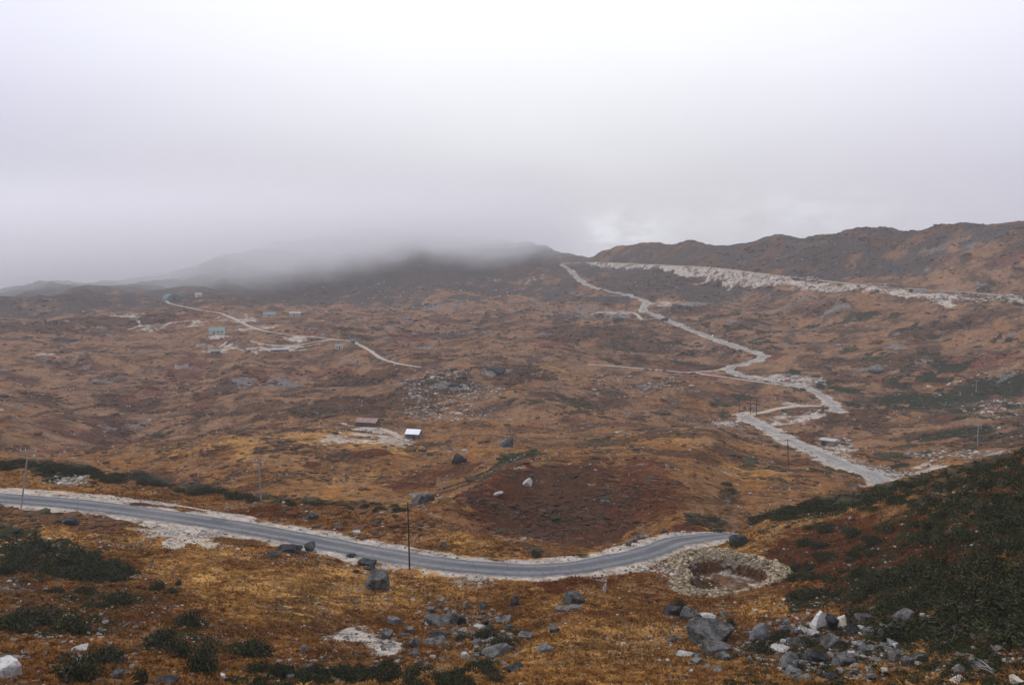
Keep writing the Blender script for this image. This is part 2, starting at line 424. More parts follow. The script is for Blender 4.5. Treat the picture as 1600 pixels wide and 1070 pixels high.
for a in [(450,920,170,42,.9),(300,872,90,26,.95),(260,850,60,18,.8),(950,1000,120,46,.8),(1200,945,55,18,.8),(560,900,60,25,.7),(620,930,60,20,.8),(900,940,60,20,.7),(1280,800,70,10,.9),(420,690,120,14,.8),(500,670,70,8,.9),(600,695,90,10,.7),(860,575,60,6,.8),(1080,690,60,10,.6),(1180,740,60,12,.5)]:
    patch("gold", *a)
MASK["gold"] *= 1 - .6 * (1 - sstep(44, 62, RG)) * (AZ < -.25)[None, :]
G = "green"
for a in [(60,872,120,34,.95,.12),(160,898,55,12,.9),(0,840,60,22,.9),(90,975,75,26,.7),(170,937,55,14,.7),(270,1010,70,32,.7),(385,1018,45,14,.7),(130,1040,75,28,.75),(470,1062,130,18,.8),
          (630,1045,60,20,.7),(770,992,55,22,.7),(245,918,24,10,.6),(300,970,25,14,.7),(840,865,14,18,.7),(905,868,30,6,.6),(1140,770,18,14,.5),(1100,812,40,10,.6),
          (1350,775,170,14,.8,-.12),(1500,760,120,30,.6,-.1),(1560,800,70,70,.5),(1500,860,90,50,.4),(1310,918,85,26,.85),(1450,915,110,45,.45),(1560,940,80,90,.5),(1720,860,110,130,.6),(1480,1010,120,60,.5),(1230,1010,55,25,.6),
          (1280,1040,90,26,.7),(1460,830,40,20,.7),(1380,870,40,16,.6),(835,628,25,8,.6),(900,632,40,10,.6),(935,690,22,8,.6),(800,720,50,9,.7,-.2),(1345,492,30,8,.6),(1400,493,18,5,.6),
          (1480,625,130,14,.85,-.15),(1560,605,70,16,.8),(1400,640,60,8,.8),(1500,675,50,8,.8),(1540,685,20,6,.7),(255,678,25,5,.6),(1325,548,18,6,.6),(1425,575,14,5,.6)]:
    patch(G, *a)
stroke(G, [(0,722),(60,728),(130,738),(200,748),(260,760),(330,769),(420,779)], 9, .85)
stroke(G, [(430,782),(480,783),(560,790),(640,796)], 5, .7)
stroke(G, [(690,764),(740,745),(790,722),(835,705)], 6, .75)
stroke("dark", [(642,792),(690,770),(740,752),(800,712)], 7, .9)  # shade line painted along the knoll edge, over its scrub band
stroke("dark", [(100,714),(160,700),(250,674),(330,656),(430,640)], 4, 1.0)
stroke("dark", [(0,660),(120,640),(240,600),(330,575),(420,545)], 3.5, .8)
stroke("dark", [(480,660),(540,640),(620,610),(700,590)], 6, .6)
stroke("dark", [(880,655),(960,625),(1060,600)], 4, .6)
stroke("dark", [(1290,655),(1400,640),(1500,618),(1600,590)], 5, .7)
R_ = "red"
for a in [(860,800,150,72,.95),(800,770,70,50,.85),(950,790,90,44,.8),(1010,800,60,22,.6),(900,740,110,36,.8),(790,800,60,50,.7),(1000,745,70,40,.6),(1320,860,130,60,.75),(1400,880,90,40,.8),(1080,826,45,7,.9),(930,905,45,9,.95),(870,915,30,10,.7),
          (190,622,28,11,.9),(240,612,18,8,.9),(235,627,20,6,.8),(180,668,25,14,.9),(160,655,22,8,.8),(320,620,18,10,.8),(310,640,18,7,.8),(300,570,40,10,.7),(275,590,35,10,.7),(390,585,40,14,.7),(140,575,30,5,.6),
          (570,708,40,9,.9),(485,728,14,6,.9),(640,526,35,9,.7),(520,580,40,10,.6),(300,500,60,10,.5),(640,760,60,12,.6),(700,740,70,10,.7),(860,535,35,12,.6),(1430,590,80,12,.6),(1560,560,50,14,.6),(120,830,80,14,.35),
          (420,802,60,9,.7),(620,815,60,10,.4),(1170,630,40,8,.5),(350,880,40,8,.3),(1290,885,70,20,.5),(1500,850,110,60,.75),(1560,930,80,60,.7),(1540,780,80,20,.6)]:
    patch(R_, *a)
D_ = "dark"
for a in [(960,520,65,18,1),(880,520,40,14,.8),(1080,482,45,9,.9),(1000,540,60,12,.8),(560,600,90,22,.9),(640,630,80,18,.9),(700,600,70,18,.9),(520,640,130,16,.85),(800,580,60,14,.8),(1480,508,60,10,.9),(1420,520,40,8,.8),
          (1400,560,70,10,.7),(1300,590,60,9,.6),(1270,640,50,10,.8),(1330,660,70,14,.8),(1290,480,60,8,.6),(1050,440,60,9,.9),(1000,435,50,8,.9),(560,440,160,18,.9),(700,425,120,16,.9),(450,455,90,16,.9),(350,440,60,14,.8),
          (150,495,160,18,.8),(60,510,60,12,.8),(400,640,60,14,.7),(1230,760,40,9,.5),(880,800,120,60,.7),(840,770,70,40,.6),(930,740,80,20,.4),(1000,960,110,40,.35),(960,1020,90,30,.4),(740,960,90,20,.35),(150,960,120,50,.55),(300,1000,120,45,.5),(560,1020,90,20,.5),  # patches at the red hollow put its shade into the ground colour
          (1280,1000,150,45,.8),(1300,860,90,50,.6),(1480,860,140,70,.9),(1550,960,90,100,.9),(1720,880,120,140,.9),(1180,940,60,10,.3),(1560,690,50,8,.7)]:
    patch(D_, *a)
PL = "pale"
for a in [(555,992,48,16,1.0),(600,1012,30,13,1.0),(110,752,30,9,1.0),(280,830,70,20,.9,.1),(325,853,12,5,.8),(735,908,30,10,.8),(270,852,16,10,.8),(1040,885,45,16,.85),(1080,905,30,10,.5),
          (600,684,62,9,1),(540,688,48,9,1),(590,672,46,7,.95),(1240,655,50,12,.9),(1250,595,35,9,.95),(1220,590,25,7,.9),(1370,735,24,12,1),(1310,700,30,9,.9),(1290,692,20,7,.8),(1335,720,25,8,.8),(1130,661,20,5,.9),
          (1245,690,12,8,.7),(1240,632,40,6,.7),(200,495,30,6,.7),(240,512,40,6,.75),(310,507,20,6,.9),(380,500,28,6,.9),(420,512,24,5,.9),(350,546,30,7,1),(430,547,50,6,1),(340,524,22,6,.9),(395,513,30,4,.8),(470,528,40,3,.8),(965,674,18,3,.7),
          (60,555,60,3,.5),(1040,475,30,6,.7),(965,490,30,4,.6),(830,437,40,3,.5),(780,438,30,3,.5),(1560,708,50,5,.7),(1440,735,50,9,.7),(860,905,14,8,.5),(345,500,20,4,.5)]:
    patch(PL, *a)
for pts, h, am in [([(880,412),(950,414),(1040,417),(1120,422)], 7, .95), ([(1060,421),(1120,428),(1200,436),(1260,443)], 13, 1.0), ([(1090,425),(1110,435),(1085,445)], 4, .7), ([(1180,437),(1210,443),(1180,448)], 5, .8),
                   ([(1240,442),(1320,449),(1400,456)], 11, .97), ([(1400,456),(1460,462),(1500,466),(1600,472)], 11, .97), ([(1462,466),(1488,476)], 7, .9),
                   ([(1500,706),(1450,722),(1395,744)], 6, .6), ([(1590,570),(1540,583),(1450,604)], 2.2, .6), ([(640,645),(700,655),(800,660)], 3, .6), ([(720,598),(745,610),(790,606)], 2, .6),
                   ([(690,585),(640,610),(625,630)], 6, .35), ([(650,620),(700,640),(730,650)], 9, .4), ([(0,553),(60,555),(105,556)], 2, .5), ([(330,550),(345,542),(354,534)], 2.5, .9), ([(345,550),(420,545),(500,537)], 2.2, .9), ([(178,491),(214,500),(222,512)], 2.5, .8), ([(262,505),(330,500),(352,492)], 1.8, .8), ([(520,660),(560,668),(640,672)], 4, .8), ([(1250,540),(1330,538),(1410,536)], 1.5, .4)]:
    stroke(PL, pts, h * (1.15 if pts[0][0] > 1230 and pts[0][1] < 475 else 1), am * (.85 if pts[0][1] < 475 and pts[0][0] > 800 else 1), .9)
    if pts[0][1] < 475 and pts[0][0] > 800: stroke("rock", pts, h * .9, .33, 1.1)
RK = "rock"
for a in [(780,578,30,7,1),(700,600,40,8,.6),(440,600,35,8,.6),(545,562,22,5,.9),(660,545,25,5,.7),(1030,497,20,5,1),(1075,477,30,5,1),(960,492,30,5,.7),(910,490,40,8,.5),(790,692,14,8,1),(660,776,20,10,.9),(1280,600,12,8,.7),(1360,575,20,4,.8),
          (1400,540,20,5,.7),(700,475,60,6,.5),(600,510,30,5,.6),(850,490,50,9,.45),(1290,1000,130,35,.45),(720,980,80,22,.4),(1530,372,40,10,.6),(1450,395,60,10,.5),(1250,390,60,8,.5)]:
    patch(RK, *a)
patch("dark_spot", 104, 532, 15, 4, 1.0)  # dark oval spot on the valley slope
# gravel along the roads
n1 = fbm(GX, GY, 9, 4, .6, 120)
def verge(D, w0, amt, spread):
    v = amt * (1 - sstep(w0 * .7, w0 * 1.3, D + n1 * spread + N_EDGE2 * 0.5 * spread * .4))
    MASK["pale"] = np.maximum(MASK["pale"], np.where(np.isfinite(D), v, 0))
verge(D_main, 4.0, 1.0, 2.2); verge(np.where(RG > 165, D_main, np.inf), 6.0, 1.0, 4.0); verge(D_upper, 4.4, 1.0, 3.4)
for k, D in D_tr.items():
    if k not in ("tip",): verge(D, 1.6 if k != "ridge" else 5.0, .8, 1.2)
stroke(PL, [(20,765),(100,770),(200,780),(300,793),(390,809)], 11, 1.0, 1.0)
stroke(PL, [(400,815),(520,835),(640,855),(740,875)], 4.0, .85, .7)
stroke(PL, [(0,786),(120,796),(200,812),(300,832)], 6, .95, .8)
stroke(PL, [(870,898),(960,893),(1010,876),(1050,862)], 6, .9, .7)
# inside of the pit and round it
def pit_masks():
    w = window(PIT[0], PIT[1], 14)
    u, v = pit_frame(GX[w], GY[w]); q = pit_q(u, v)
    inn = 1 - sstep(0.9, 1.0, q); ring = 1 - sstep(1.34, 1.45, q + N_EDGE2[w] * .25)
    MASK["pale"][w] = np.maximum(MASK["pale"][w], ring * .8)
    MASK["pale"][w] = MASK["pale"][w] * (1 - inn) + inn * np.clip(0.42 + 0.25 * sstep(-1, 3.5, u) + .35 * N_EDGE2[w], 0, 1)
    wall_shade = inn * sstep(.82, .90, q)  # shade of the pit's inner wall, painted as a dark rim
    MASK["dark"][w] = np.maximum(MASK["dark"][w] * (1 - ring), np.maximum(inn * 0.8 * (1 - sstep(-2.5, 1.5, u)), wall_shade))
    MASK["pale"][w] *= 1 - wall_shade * .8
    MASK["dull"][w] = np.maximum(MASK["dull"][w], inn)
    for k in ("green", "red", "gold"): MASK[k][w] *= 1 - np.maximum(inn, ring)
pit_masks()

# ------------------------------------------------------------------ node helpers
def new_mat(name, rough=0.9, spec=0.2):
    m = bpy.data.materials.new(name); m.use_nodes = True
    nt = m.node_tree; b = nt.nodes["Principled BSDF"]
    b.inputs["Roughness"].default_value = rough; b.inputs["Specular IOR Level"].default_value = spec
    return m, nt, b
class Nodes:
    def __init__(s, nt): s.nt = nt; s.N = nt.nodes.new; s.L = nt.links.new
    def _in(s, sock, v):
        if isinstance(v, (int, float)): sock.default_value = v
        elif isinstance(v, (tuple, list)): sock.default_value = (*v, 1) if len(v) == 3 and sock.type == 'RGBA' else v
        else: s.L(v, sock)
    def math(s, op, a, b=0.0, clamp=False):
        m = s.N("ShaderNodeMath"); m.operation = op; m.use_clamp = clamp
        s._in(m.inputs[0], a); s._in(m.inputs[1], b); return m.outputs[0]
    def mix(s, f, a, b, mode='MIX'):
        m = s.N("ShaderNodeMixRGB"); m.blend_type = mode
        s._in(m.inputs[0], f); s._in(m.inputs[1], a); s._in(m.inputs[2], b); return m.outputs[0]
    def noise(s, scale, detail=4, rough=.55, vec=None, dist=0.0):
        n = s.N("ShaderNodeTexNoise"); n.inputs["Scale"].default_value = scale; n.inputs["Detail"].default_value = detail
        n.inputs["Roughness"].default_value = rough; n.inputs["Distortion"].default_value = dist
        if vec is not None: s.L(vec, n.inputs["Vector"])
        return n.outputs["Fac"]
    def step(s, v, a, b):
        m = s.N("ShaderNodeMapRange"); m.interpolation_type = 'SMOOTHSTEP'
        s._in(m.inputs["Value"], v); m.inputs["From Min"].default_value = a; m.inputs["From Max"].default_value = b
        return m.outputs[0]
    def pos(s): return s.N("ShaderNodeNewGeometry").outputs["Position"]
    def obj(s): return s.N("ShaderNodeTexCoord").outputs["Object"]
    def attr(s, name):
        a = s.N("ShaderNodeAttribute"); a.attribute_name = name; return a
    def rnd(s): return s.N("ShaderNodeObjectInfo").outputs["Random"]
    def bump(s, h, strength=.5, dist=.1):
        b = s.N("ShaderNodeBump"); b.inputs["Strength"].default_value = strength; b.inputs["Distance"].default_value = dist
        s.L(h, b.inputs["Height"]); return b.outputs[0]

def ground_material():
    m, nt, b = new_mat("moorland", 1.0, .0); k = Nodes(nt)
    pos = k.pos()
    A, B = k.attr("cover_a"), k.attr("cover_b")
    sa, sb = k.N("ShaderNodeSeparateColor"), k.N("ShaderNodeSeparateColor")
    k.L(A.outputs["Color"], sa.inputs[0]); k.L(B.outputs["Color"], sb.inputs[0])
    green, red, pale, rock = sa.outputs[0], sa.outputs[1], sa.outputs[2], A.outputs["Alpha"]
    gold, dark, dark_spot = sb.outputs[0], sb.outputs[1], sb.outputs[2]
    f1, f2, f3 = k.noise(2.6, 5, .65, pos), k.noise(.55, 6, .62, pos), k.noise(.09, 5, .6, pos)
    f4 = k.noise(7.0, 3, .6, pos)
    def soft(mask, n, w=.25):                       # break a mask's edge with fine noise
        return k.step(k.math('ADD', mask, k.math('MULTIPLY', k.math('SUBTRACT', n, .5), 1.3)), .5 - w, .5 + w)
    w1, w2, w3 = k.noise(.035, 11, .74, pos), k.noise(.05, 11, .76, k.N("ShaderNodeVectorMath").outputs[0] if False else pos, .4), k.noise(.11, 10, .74, pos, .2)
    c = k.mix(k.step(w1, .38, .62), C_BROWN, C_ORANGE)
    c = k.mix(k.math('MULTIPLY', k.step(k.math('ADD', k.math('MULTIPLY', gold, .55), k.math('MULTIPLY', f1, .6)), .42, .85), .85), c, C_GOLD)
    c = k.mix(k.math('MULTIPLY', k.step(f3, .38, .66), .55), c, C_DULL)
    c = k.mix(k.math('MULTIPLY', k.step(w2, .51, .60), .85), c, C_UMBER)
    c = k.mix(k.math('MULTIPLY', k.step(w3, .55, .64), .5), c, C_DULL)
    def stretched(sx, sy, d):
        mp_ = k.N("ShaderNodeMapping"); mp_.inputs["Scale"].default_value = (sx, sy, sy); k.L(pos, mp_.inputs[0]); return k.noise(1.0, d, .62, mp_.outputs[0], .6)
    t1, t2 = stretched(.22, .6, 6), stretched(.34, .85, 5)
    c = k.mix(k.math('MULTIPLY', k.step(t1, .52, .64), .8), c, C_UMBER)
    c = k.mix(k.math('MULTIPLY', k.math('MULTIPLY', k.step(t2, .50, .62), .75), k.step(gold, .1, .6)), c, C_GOLD)
    dl = k.attr("cover_c").outputs["Fac"]
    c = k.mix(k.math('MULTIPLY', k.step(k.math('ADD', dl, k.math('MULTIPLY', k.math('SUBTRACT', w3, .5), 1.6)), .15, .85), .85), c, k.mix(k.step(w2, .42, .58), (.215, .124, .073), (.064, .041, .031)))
    c = k.mix(k.math('MULTIPLY', soft(red, w2), .9), c, k.mix(k.step(dl, .2, .6), k.mix(k.step(w3, .4, .6), C_RED, C_RED2), (.112, .044, .031)))
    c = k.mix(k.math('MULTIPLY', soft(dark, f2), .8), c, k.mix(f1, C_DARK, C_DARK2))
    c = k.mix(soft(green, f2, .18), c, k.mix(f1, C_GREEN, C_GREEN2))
    rk = k.mix(k.step(k.noise(.8, 6, .7, pos), .35, .65), C_ROCK, C_ROCK2)
    c = k.mix(k.math('MULTIPLY', k.step(k.math('ADD', rock, k.math('MULTIPLY', k.math('SUBTRACT', w2, .5), 3.4)), .42, .62), .85), c, rk)
    pl = k.mix(k.step(f3, .4, .62), C_PALE, C_PALE2)
    pl = k.mix(k.math('MULTIPLY', k.step(f4, .5, .7), .45), pl, (.20, .165, .13))
    pl = k.mix(k.math('MULTIPLY', k.step(dl, .62, .98), .85), pl, k.mix(k.step(w2, .42, .6), (.285, .285, .255), (.165, .165, .152)))
    pm = k.math('ADD', pale, k.math('MULTIPLY', k.math('SUBTRACT', w3, .53), 4.0))
    c = k.mix(k.math('MULTIPLY', k.step(pm, .34, .72), .92), c, pl)
    # scattered small stones showing through the turf
    v = k.N("ShaderNodeTexVoronoi"); v.inputs["Scale"].default_value = .55; k.L(pos, v.inputs["Vector"])
    st = k.math('MULTIPLY', k.step(v.outputs["Distance"], .17, .10), k.step(f3, .50, .6))
    c = k.mix(k.math('MULTIPLY', st, .8), c, C_ROCK2)
    c = k.mix(k.step(dark_spot, .35, .6), c, (.035, .04, .045))
    scrub = B.outputs["Alpha"]
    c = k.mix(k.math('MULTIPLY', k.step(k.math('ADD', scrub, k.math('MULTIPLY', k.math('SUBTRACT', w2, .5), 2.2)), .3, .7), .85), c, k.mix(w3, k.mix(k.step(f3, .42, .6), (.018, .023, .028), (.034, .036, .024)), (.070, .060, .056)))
    s1, s2, s3 = k.noise(1.1, 2, .7, pos), k.noise(.33, 3, .7, pos), k.noise(3.2, 2, .7, pos)
    sp = k.math('ADD', k.math('ADD', k.math('MULTIPLY', s1, 1.1), k.math('MULTIPLY', s2, 1.1)), k.math('MULTIPLY', s3, .6))   # mean 1.4
    val = k.math('MAXIMUM', k.math('ADD', k.math('MULTIPLY', k.math('SUBTRACT', sp, 1.4), 1.35), .97), .22)
    cv = k.N("ShaderNodeCombineColor"); [k.L(val, cv.inputs[q]) for q in range(3)]
    c = k.mix(1.0, c, cv.outputs[0], 'MULTIPLY')
    k.L(c, b.inputs["Base Color"])
    h = k.math('ADD', k.math('MULTIPLY', f1, .6), k.math('MULTIPLY', f4, .25))
    k.L(k.bump(h, .9, .35), b.inputs["Normal"])
    return m
C_ORANGE, C_BROWN, C_GOLD, C_DULL, C_UMBER = (.245, .112, .034), (.140, .063, .024), (.41, .222, .066), (.185, .118, .066), (.042, .020, .010)
C_RED, C_RED2, C_DARK, C_DARK2 = (.050, .017, .009), (.098, .034, .015), (.034, .018, .011), (.075, .040, .024)
C_GREEN, C_GREEN2, C_ROCK, C_ROCK2, C_PALE, C_PALE2 = (.011, .014, .007), (.028, .032, .016), (.075, .075, .075), (.22, .212, .20), (.43, .38, .315), (.36, .33, .295)

def mesh_from(name, verts, faces_flat, loop_starts, loop_totals, smooth_=True):
    me = bpy.data.meshes.new(name)
    me.vertices.add(len(verts)); me.vertices.foreach_set("co", np.ascontiguousarray(verts, np.float32).ravel())
    me.loops.add(len(faces_flat)); me.loops.foreach_set("vertex_index", np.ascontiguousarray(faces_flat, np.int32))
    me.polygons.add(len(loop_starts)); me.polygons.foreach_set("loop_start", np.ascontiguousarray(loop_starts, np.int32))
    me.polygons.foreach_set("use_smooth", np.full(len(loop_starts), smooth_))
    me.update(calc_edges=True); return me
def mesh_quads(name, verts, quads, smooth_=True):
    q = np.asarray(quads); n = q.shape[1]
    return mesh_from(name, verts, q.ravel(), np.arange(len(q)) * n, np.full(len(q), n), smooth_)
def put(name, me, mat=None, parent=None, kind=None, label=None, cat=None, group=None):
    o = bpy.data.objects.new(name, me); COL.objects.link(o)
    if mat is not None and me is not None:
        for mm in (mat if isinstance(mat, (list, tuple)) else [mat]): me.materials.append(mm)
    if parent is not None: o.parent = parent
    if kind: o["kind"] = kind
    if label: o["label"] = label
    if cat: o["category"] = cat
    if group: o["group"] = group
    return o
def build_ground():
    MASK["scrub"] *= 1 - np.clip(MASK["pale"] * 1.3, 0, 1); MASK["dull"] *= (1 - .5 * np.clip(MASK["pale"], 0, 1)) * (1 - .85 * np.clip(MASK["red"] * (1 - sstep(230, 330, RG)), 0, 1))
    v = np.stack([GX, GY, Z], -1).reshape(-1, 3)
    i = np.arange(NR - 1)[:, None] * NA + np.arange(NA - 1)[None, :]
    q = np.stack([i, i + 1, i + 1 + NA, i + NA], -1).reshape(-1, 4)
    me = mesh_quads("ground", v, q)
    for nm, ks in (("cover_a", ("green", "red", "pale", "rock")), ("cover_b", ("gold", "dark", "dark_spot", "scrub")), ("cover_c", ("dull", "dull", "dull", "dull"))):
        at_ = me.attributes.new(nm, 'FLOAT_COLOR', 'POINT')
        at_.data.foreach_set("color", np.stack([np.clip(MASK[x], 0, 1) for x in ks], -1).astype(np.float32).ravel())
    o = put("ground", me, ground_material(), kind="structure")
    return o
build_ground()

# ------------------------------------------------------------------ roads and tracks
def ribbon(name, path, half, mat, lift, edge=0.25, kind="structure", nside=7, seed=1):
    """a strip draped on the benched ground; its edge frays a little"""
    t = np.gradient(path[:, :2], axis=0); t /= np.maximum(np.linalg.norm(t, axis=1, keepdims=True), 1e-6)
    nrm = np.column_stack([t[:, 1], -t[:, 0]])
    s = np.cumsum(np.r_[0, np.linalg.norm(np.diff(path[:, :2], axis=0), axis=1)])
    offs = np.linspace(-1, 1, nside)
    V, U = [], []
    for k, o in enumerate(offs):
        jit = edge * fbm(s, s * 0 + 31 * np.sign(o), 3.5, 3, .6, seed) if abs(o) == 1 else 0
        w = half * o + jit
        xy = path[:, :2] + nrm * (w if np.ndim(w) else np.full(len(s), w))[:, None]
        r = np.hypot(xy[:, 0], xy[:, 1])
        crown = 0.06 * (1 - o * o)
        z = np.maximum(ground_z(xy[:, 0], xy[:, 1]), path[:, 2] - .3) + lift + crown + r * 0.0002
        if abs(o) == 1: z = z - 0.05
        V.append(np.column_stack([xy, z])); U.append(np.column_stack([np.full(len(s), o), s]))
    n = len(s); V = np.concatenate(V); U = np.concatenate(U)
    i = np.arange(nside - 1)[:, None] * n + np.arange(n - 1)[None, :]
    q = np.stack([i, i + 1, i + 1 + n, i + n], -1).reshape(-1, 4)
    me = mesh_quads(name, V, q)
    a = me.attributes.new("lane", 'FLOAT_VECTOR', 'POINT')
    a.data.foreach_set("vector", np.column_stack([U, np.zeros(len(U))]).astype(np.float32).ravel())
    return put(name, me, mat, kind=kind)
def road_material(name, base, wheel, dust, dusty):
    m, nt, b = new_mat(name, .85, .25); k = Nodes(nt); pos = k.pos()
    ln = k.N("ShaderNodeSeparateXYZ"); a = k.attr("lane"); k.L(a.outputs["Vector"], ln.inputs[0])
    x = ln.outputs[0]; ax = k.math('ABSOLUTE', x)
    wn = k.noise(.25, 4, .6, pos); fine = k.noise(5, 5, .7, pos)
    strip = k.N("ShaderNodeCombineXYZ"); k.L(k.math('MULTIPLY', x, 2.2), strip.inputs[0]); k.L(k.math('MULTIPLY', ln.outputs[1], .05), strip.inputs[1])
    long_ = k.noise(1.0, 4, .6, strip.outputs[0])
    d = k.math('ABSOLUTE', k.math('SUBTRACT', ax, .48))
    wheelf = k.step(k.math('ADD', d, k.math('MULTIPLY', k.math('SUBTRACT', wn, .5), .25)), .30, .02)
    c = k.mix(k.step(long_, .35, .65), base, tuple(v * .72 for v in base))
    c = k.mix(k.math('MULTIPLY', wheelf, .75), c, wheel)
    pt = k.N('ShaderNodeTexVoronoi'); pt.inputs['Scale'].default_value = .16; k.L(pos, pt.inputs['Vector'])
    c = k.mix(k.math('MULTIPLY', k.step(k.math('ADD', pt.outputs['Distance'], k.math('MULTIPLY', wn, .3)), .36, .30), .55), c, tuple(v * .55 for v in base))
    ck = k.N('ShaderNodeTexVoronoi'); ck.feature = 'DISTANCE_TO_EDGE'; ck.inputs['Scale'].default_value = .7; k.L(pos, ck.inputs['Vector'])
    c = k.mix(k.math('MULTIPLY', k.step(ck.outputs['Distance'], .035, .01), .6), c, tuple(v * .4 for v in base))
    oil = k.step(k.math('ADD', ax, k.math('MULTIPLY', wn, .2)), .28, .06)
    c = k.mix(k.math('MULTIPLY', oil, .55), c, tuple(v * .62 for v in base))
    edge_ = k.step(k.math('ADD', ax, k.math('MULTIPLY', k.math('SUBTRACT', k.noise(.8, 5, .7, pos), .5), .5)), .86, 1.02)
    c = k.mix(k.math('MULTIPLY', edge_, .8), c, dust)
    c = k.mix(k.math('MULTIPLY', k.step(k.noise(.12, 5, .6, pos), .42, .7), dusty), c, dust)
    c = k.mix(k.math('MULTIPLY', k.step(fine, .5, .75), .3), c, tuple(v * .6 for v in base))
    k.L(c, b.inputs["Base Color"]); k.L(k.bump(fine, .3, .03), b.inputs["Normal"])
    return m
M_ROAD = road_material("worn_asphalt", (.105, .108, .116), (.185, .19, .20), (.36, .32, .27), .12)
M_ROAD2 = road_material("dusty_asphalt", (.20, .195, .19), (.27, .265, .255), (.42, .38, .32), .55)
M_TRACK = road_material("dirt_track", (.38, .335, .27), (.43, .385, .32), (.33, .27, .2), .4)
mp = ROADS["main"]; rr = np.hypot(mp[:, 0], mp[:, 1]); cut = int(np.argmax(rr > 150)) if (rr[len(rr)//3:] > 150).any() else len(rr)
cut = len(rr) // 3 + int(np.argmax(rr[len(rr)//3:] > 150))
ribbon("road", mp[:cut + 1], 2.25, M_ROAD, .07, .34)
ribbon("road", mp[cut:], 2.3, M_ROAD2, .09, .3)
ribbon("road", ROADS["upper"], 2.2, M_ROAD2, .12, .4)
for k_ in TRACKS:
    if k_ in ("tip", "dam"): continue
    ribbon("track", ROADS[k_], {"ridge": 2.4, "loop": 2.2}.get(k_, 1.6), M_TRACK, .15, .7, seed=len(k_))
# ------------------------------------------------------------------ materials of the loose objects
def rock_material(name, lo, hi, streak, lichen=.25):
    m, nt, b = new_mat(name, .95, .05); k = Nodes(nt); pos = k.pos()
    n, n2 = k.noise(1.3, 6, .68, pos), k.noise(7, 4, .65, pos)
    c = k.mix(k.step(n, .36, .64), lo, hi)
    c = k.mix(k.math('MULTIPLY', k.step(k.noise(.9, 6, .75, pos, .8), .55, .68), .8), c, streak)
    c = k.mix(k.math('MULTIPLY', k.step(n2, .5, .64), .75), c, tuple(v * .4 for v in lo))
    c = k.mix(k.math('MULTIPLY', k.step(k.noise(2.4, 5, .6, pos), .62, .72), lichen), c, (.12, .11, .06))
    c = k.mix(k.math('MULTIPLY', k.rnd(), .3), c, tuple(v * .6 for v in lo))
    k.L(c, b.inputs["Base Color"])
    k.L(k.bump(k.math('ADD', n, k.math('MULTIPLY', n2, .4)), .8, .25), b.inputs["Normal"])
    return m
M_GREY = rock_material("grey_rock", (.046, .044, .042), (.175, .171, .163), (.27, .27, .265))
M_DARK = rock_material("dark_rock", (.022, .023, .025), (.075, .077, .08), (.16, .16, .155))
M_PALE = rock_material("pale_rock", (.33, .32, .30), (.50, .48, .45), (.58, .56, .53), .1)
M_WHITE = rock_material("white_rock", (.55, .54, .52), (.72, .70, .67), (.78, .77, .75), .05)
M_CREAM = rock_material("cream_rock", (.50, .45, .36), (.64, .58, .48), (.70, .66, .58), .1)
M_BLUE = rock_material("bluish_rock", (.092, .093, .095), (.22, .22, .218), (.35, .355, .36), .1)
ROCKM = {"grey": M_GREY, "dark": M_DARK, "pale": M_PALE, "white": M_WHITE, "cream": M_CREAM, "blue": M_BLUE}
def plain(name, c, rough=.8, var=.25, scale=1.5, spec=.2, metal=0):
    m, nt, b = new_mat(name, rough, spec); k = Nodes(nt)
    n = k.noise(scale, 5, .65, k.obj())
    k.L(k.mix(k.step(n, .35, .68), c, tuple(v * (1 - var) for v in c)), b.inputs["Base Color"])
    b.inputs["Metallic"].default_value = metal
    return m
def sheet_material(name, c, rust, amt):
    """corrugated sheet: ribs as bump, streaks of rust"""
    m, nt, b = new_mat(name, .6, .35); k = Nodes(nt); ob = k.obj()
    w = k.N("ShaderNodeTexWave"); w.wave_type = 'BANDS'; w.bands_direction = 'X'; w.inputs["Scale"].default_value = 1.4; k.L(ob, w.inputs["Vector"])
    mp_ = k.N("ShaderNodeMapping"); mp_.inputs["Scale"].default_value = (1.6, .25, .25); k.L(ob, mp_.inputs[0])
    n = k.noise(1.0, 5, .65, mp_.outputs[0])
    c1 = k.mix(k.math('MULTIPLY', k.step(n, .5 - amt * .35, .72 - amt * .2), .3 + .7 * amt), c, rust)
    k.L(c1, b.inputs["Base Color"]); k.L(k.bump(w.outputs["Fac"], .5, .06), b.inputs["Normal"])
    return m
M_RUST = sheet_material("rusty_sheet", (.29, .215, .19), (.17, .09, .065), .6)
M_TIN = sheet_material("new_tin_sheet", (.78, .80, .84), (.5, .5, .52), .15)
M_TEAL = sheet_material("green_sheet", (.135, .215, .20), (.115, .165, .155), .45)
M_DTEAL = sheet_material("dark_green_sheet", (.06, .135, .13), (.05, .10, .10), .3)
M_GSHEET = sheet_material("grey_sheet", (.34, .35, .35), (.2, .18, .16), .4)
M_STONEWALL = rock_material("dry_stone_wall", (.10, .09, .08), (.22, .20, .18), (.3, .28, .26))
M_PLASTER = plain("whitewash", (.46, .45, .42), .9, .2, .8)
M_CONC = plain("weathered_concrete", (.40, .39, .37), .9, .3, .7)
M_PALECONC = plain("dusty_concrete", (.46, .44, .41), .9, .3, .4)
M_TIMBER = plain("old_timber", (.10, .07, .05), .9, .4, 3)
M_DOOR = plain("dark_planks", (.05, .04, .035), .8, .3, 3)
M_FRAME = plain("painted_frame", (.30, .34, .33), .6, .15, 2)
M_GLASS = plain("dull_glass", (.03, .035, .04), .2, .2, .5, .5)
M_STEEL = plain("galvanised_steel", (.24, .245, .25), .5, .25, 2, .4)
M_POLE = plain("tarred_pole", (.030, .028, .027), .8, .3, 3)
M_CERAM = plain("porcelain", (.55, .52, .48), .3, .1, 4, .5)

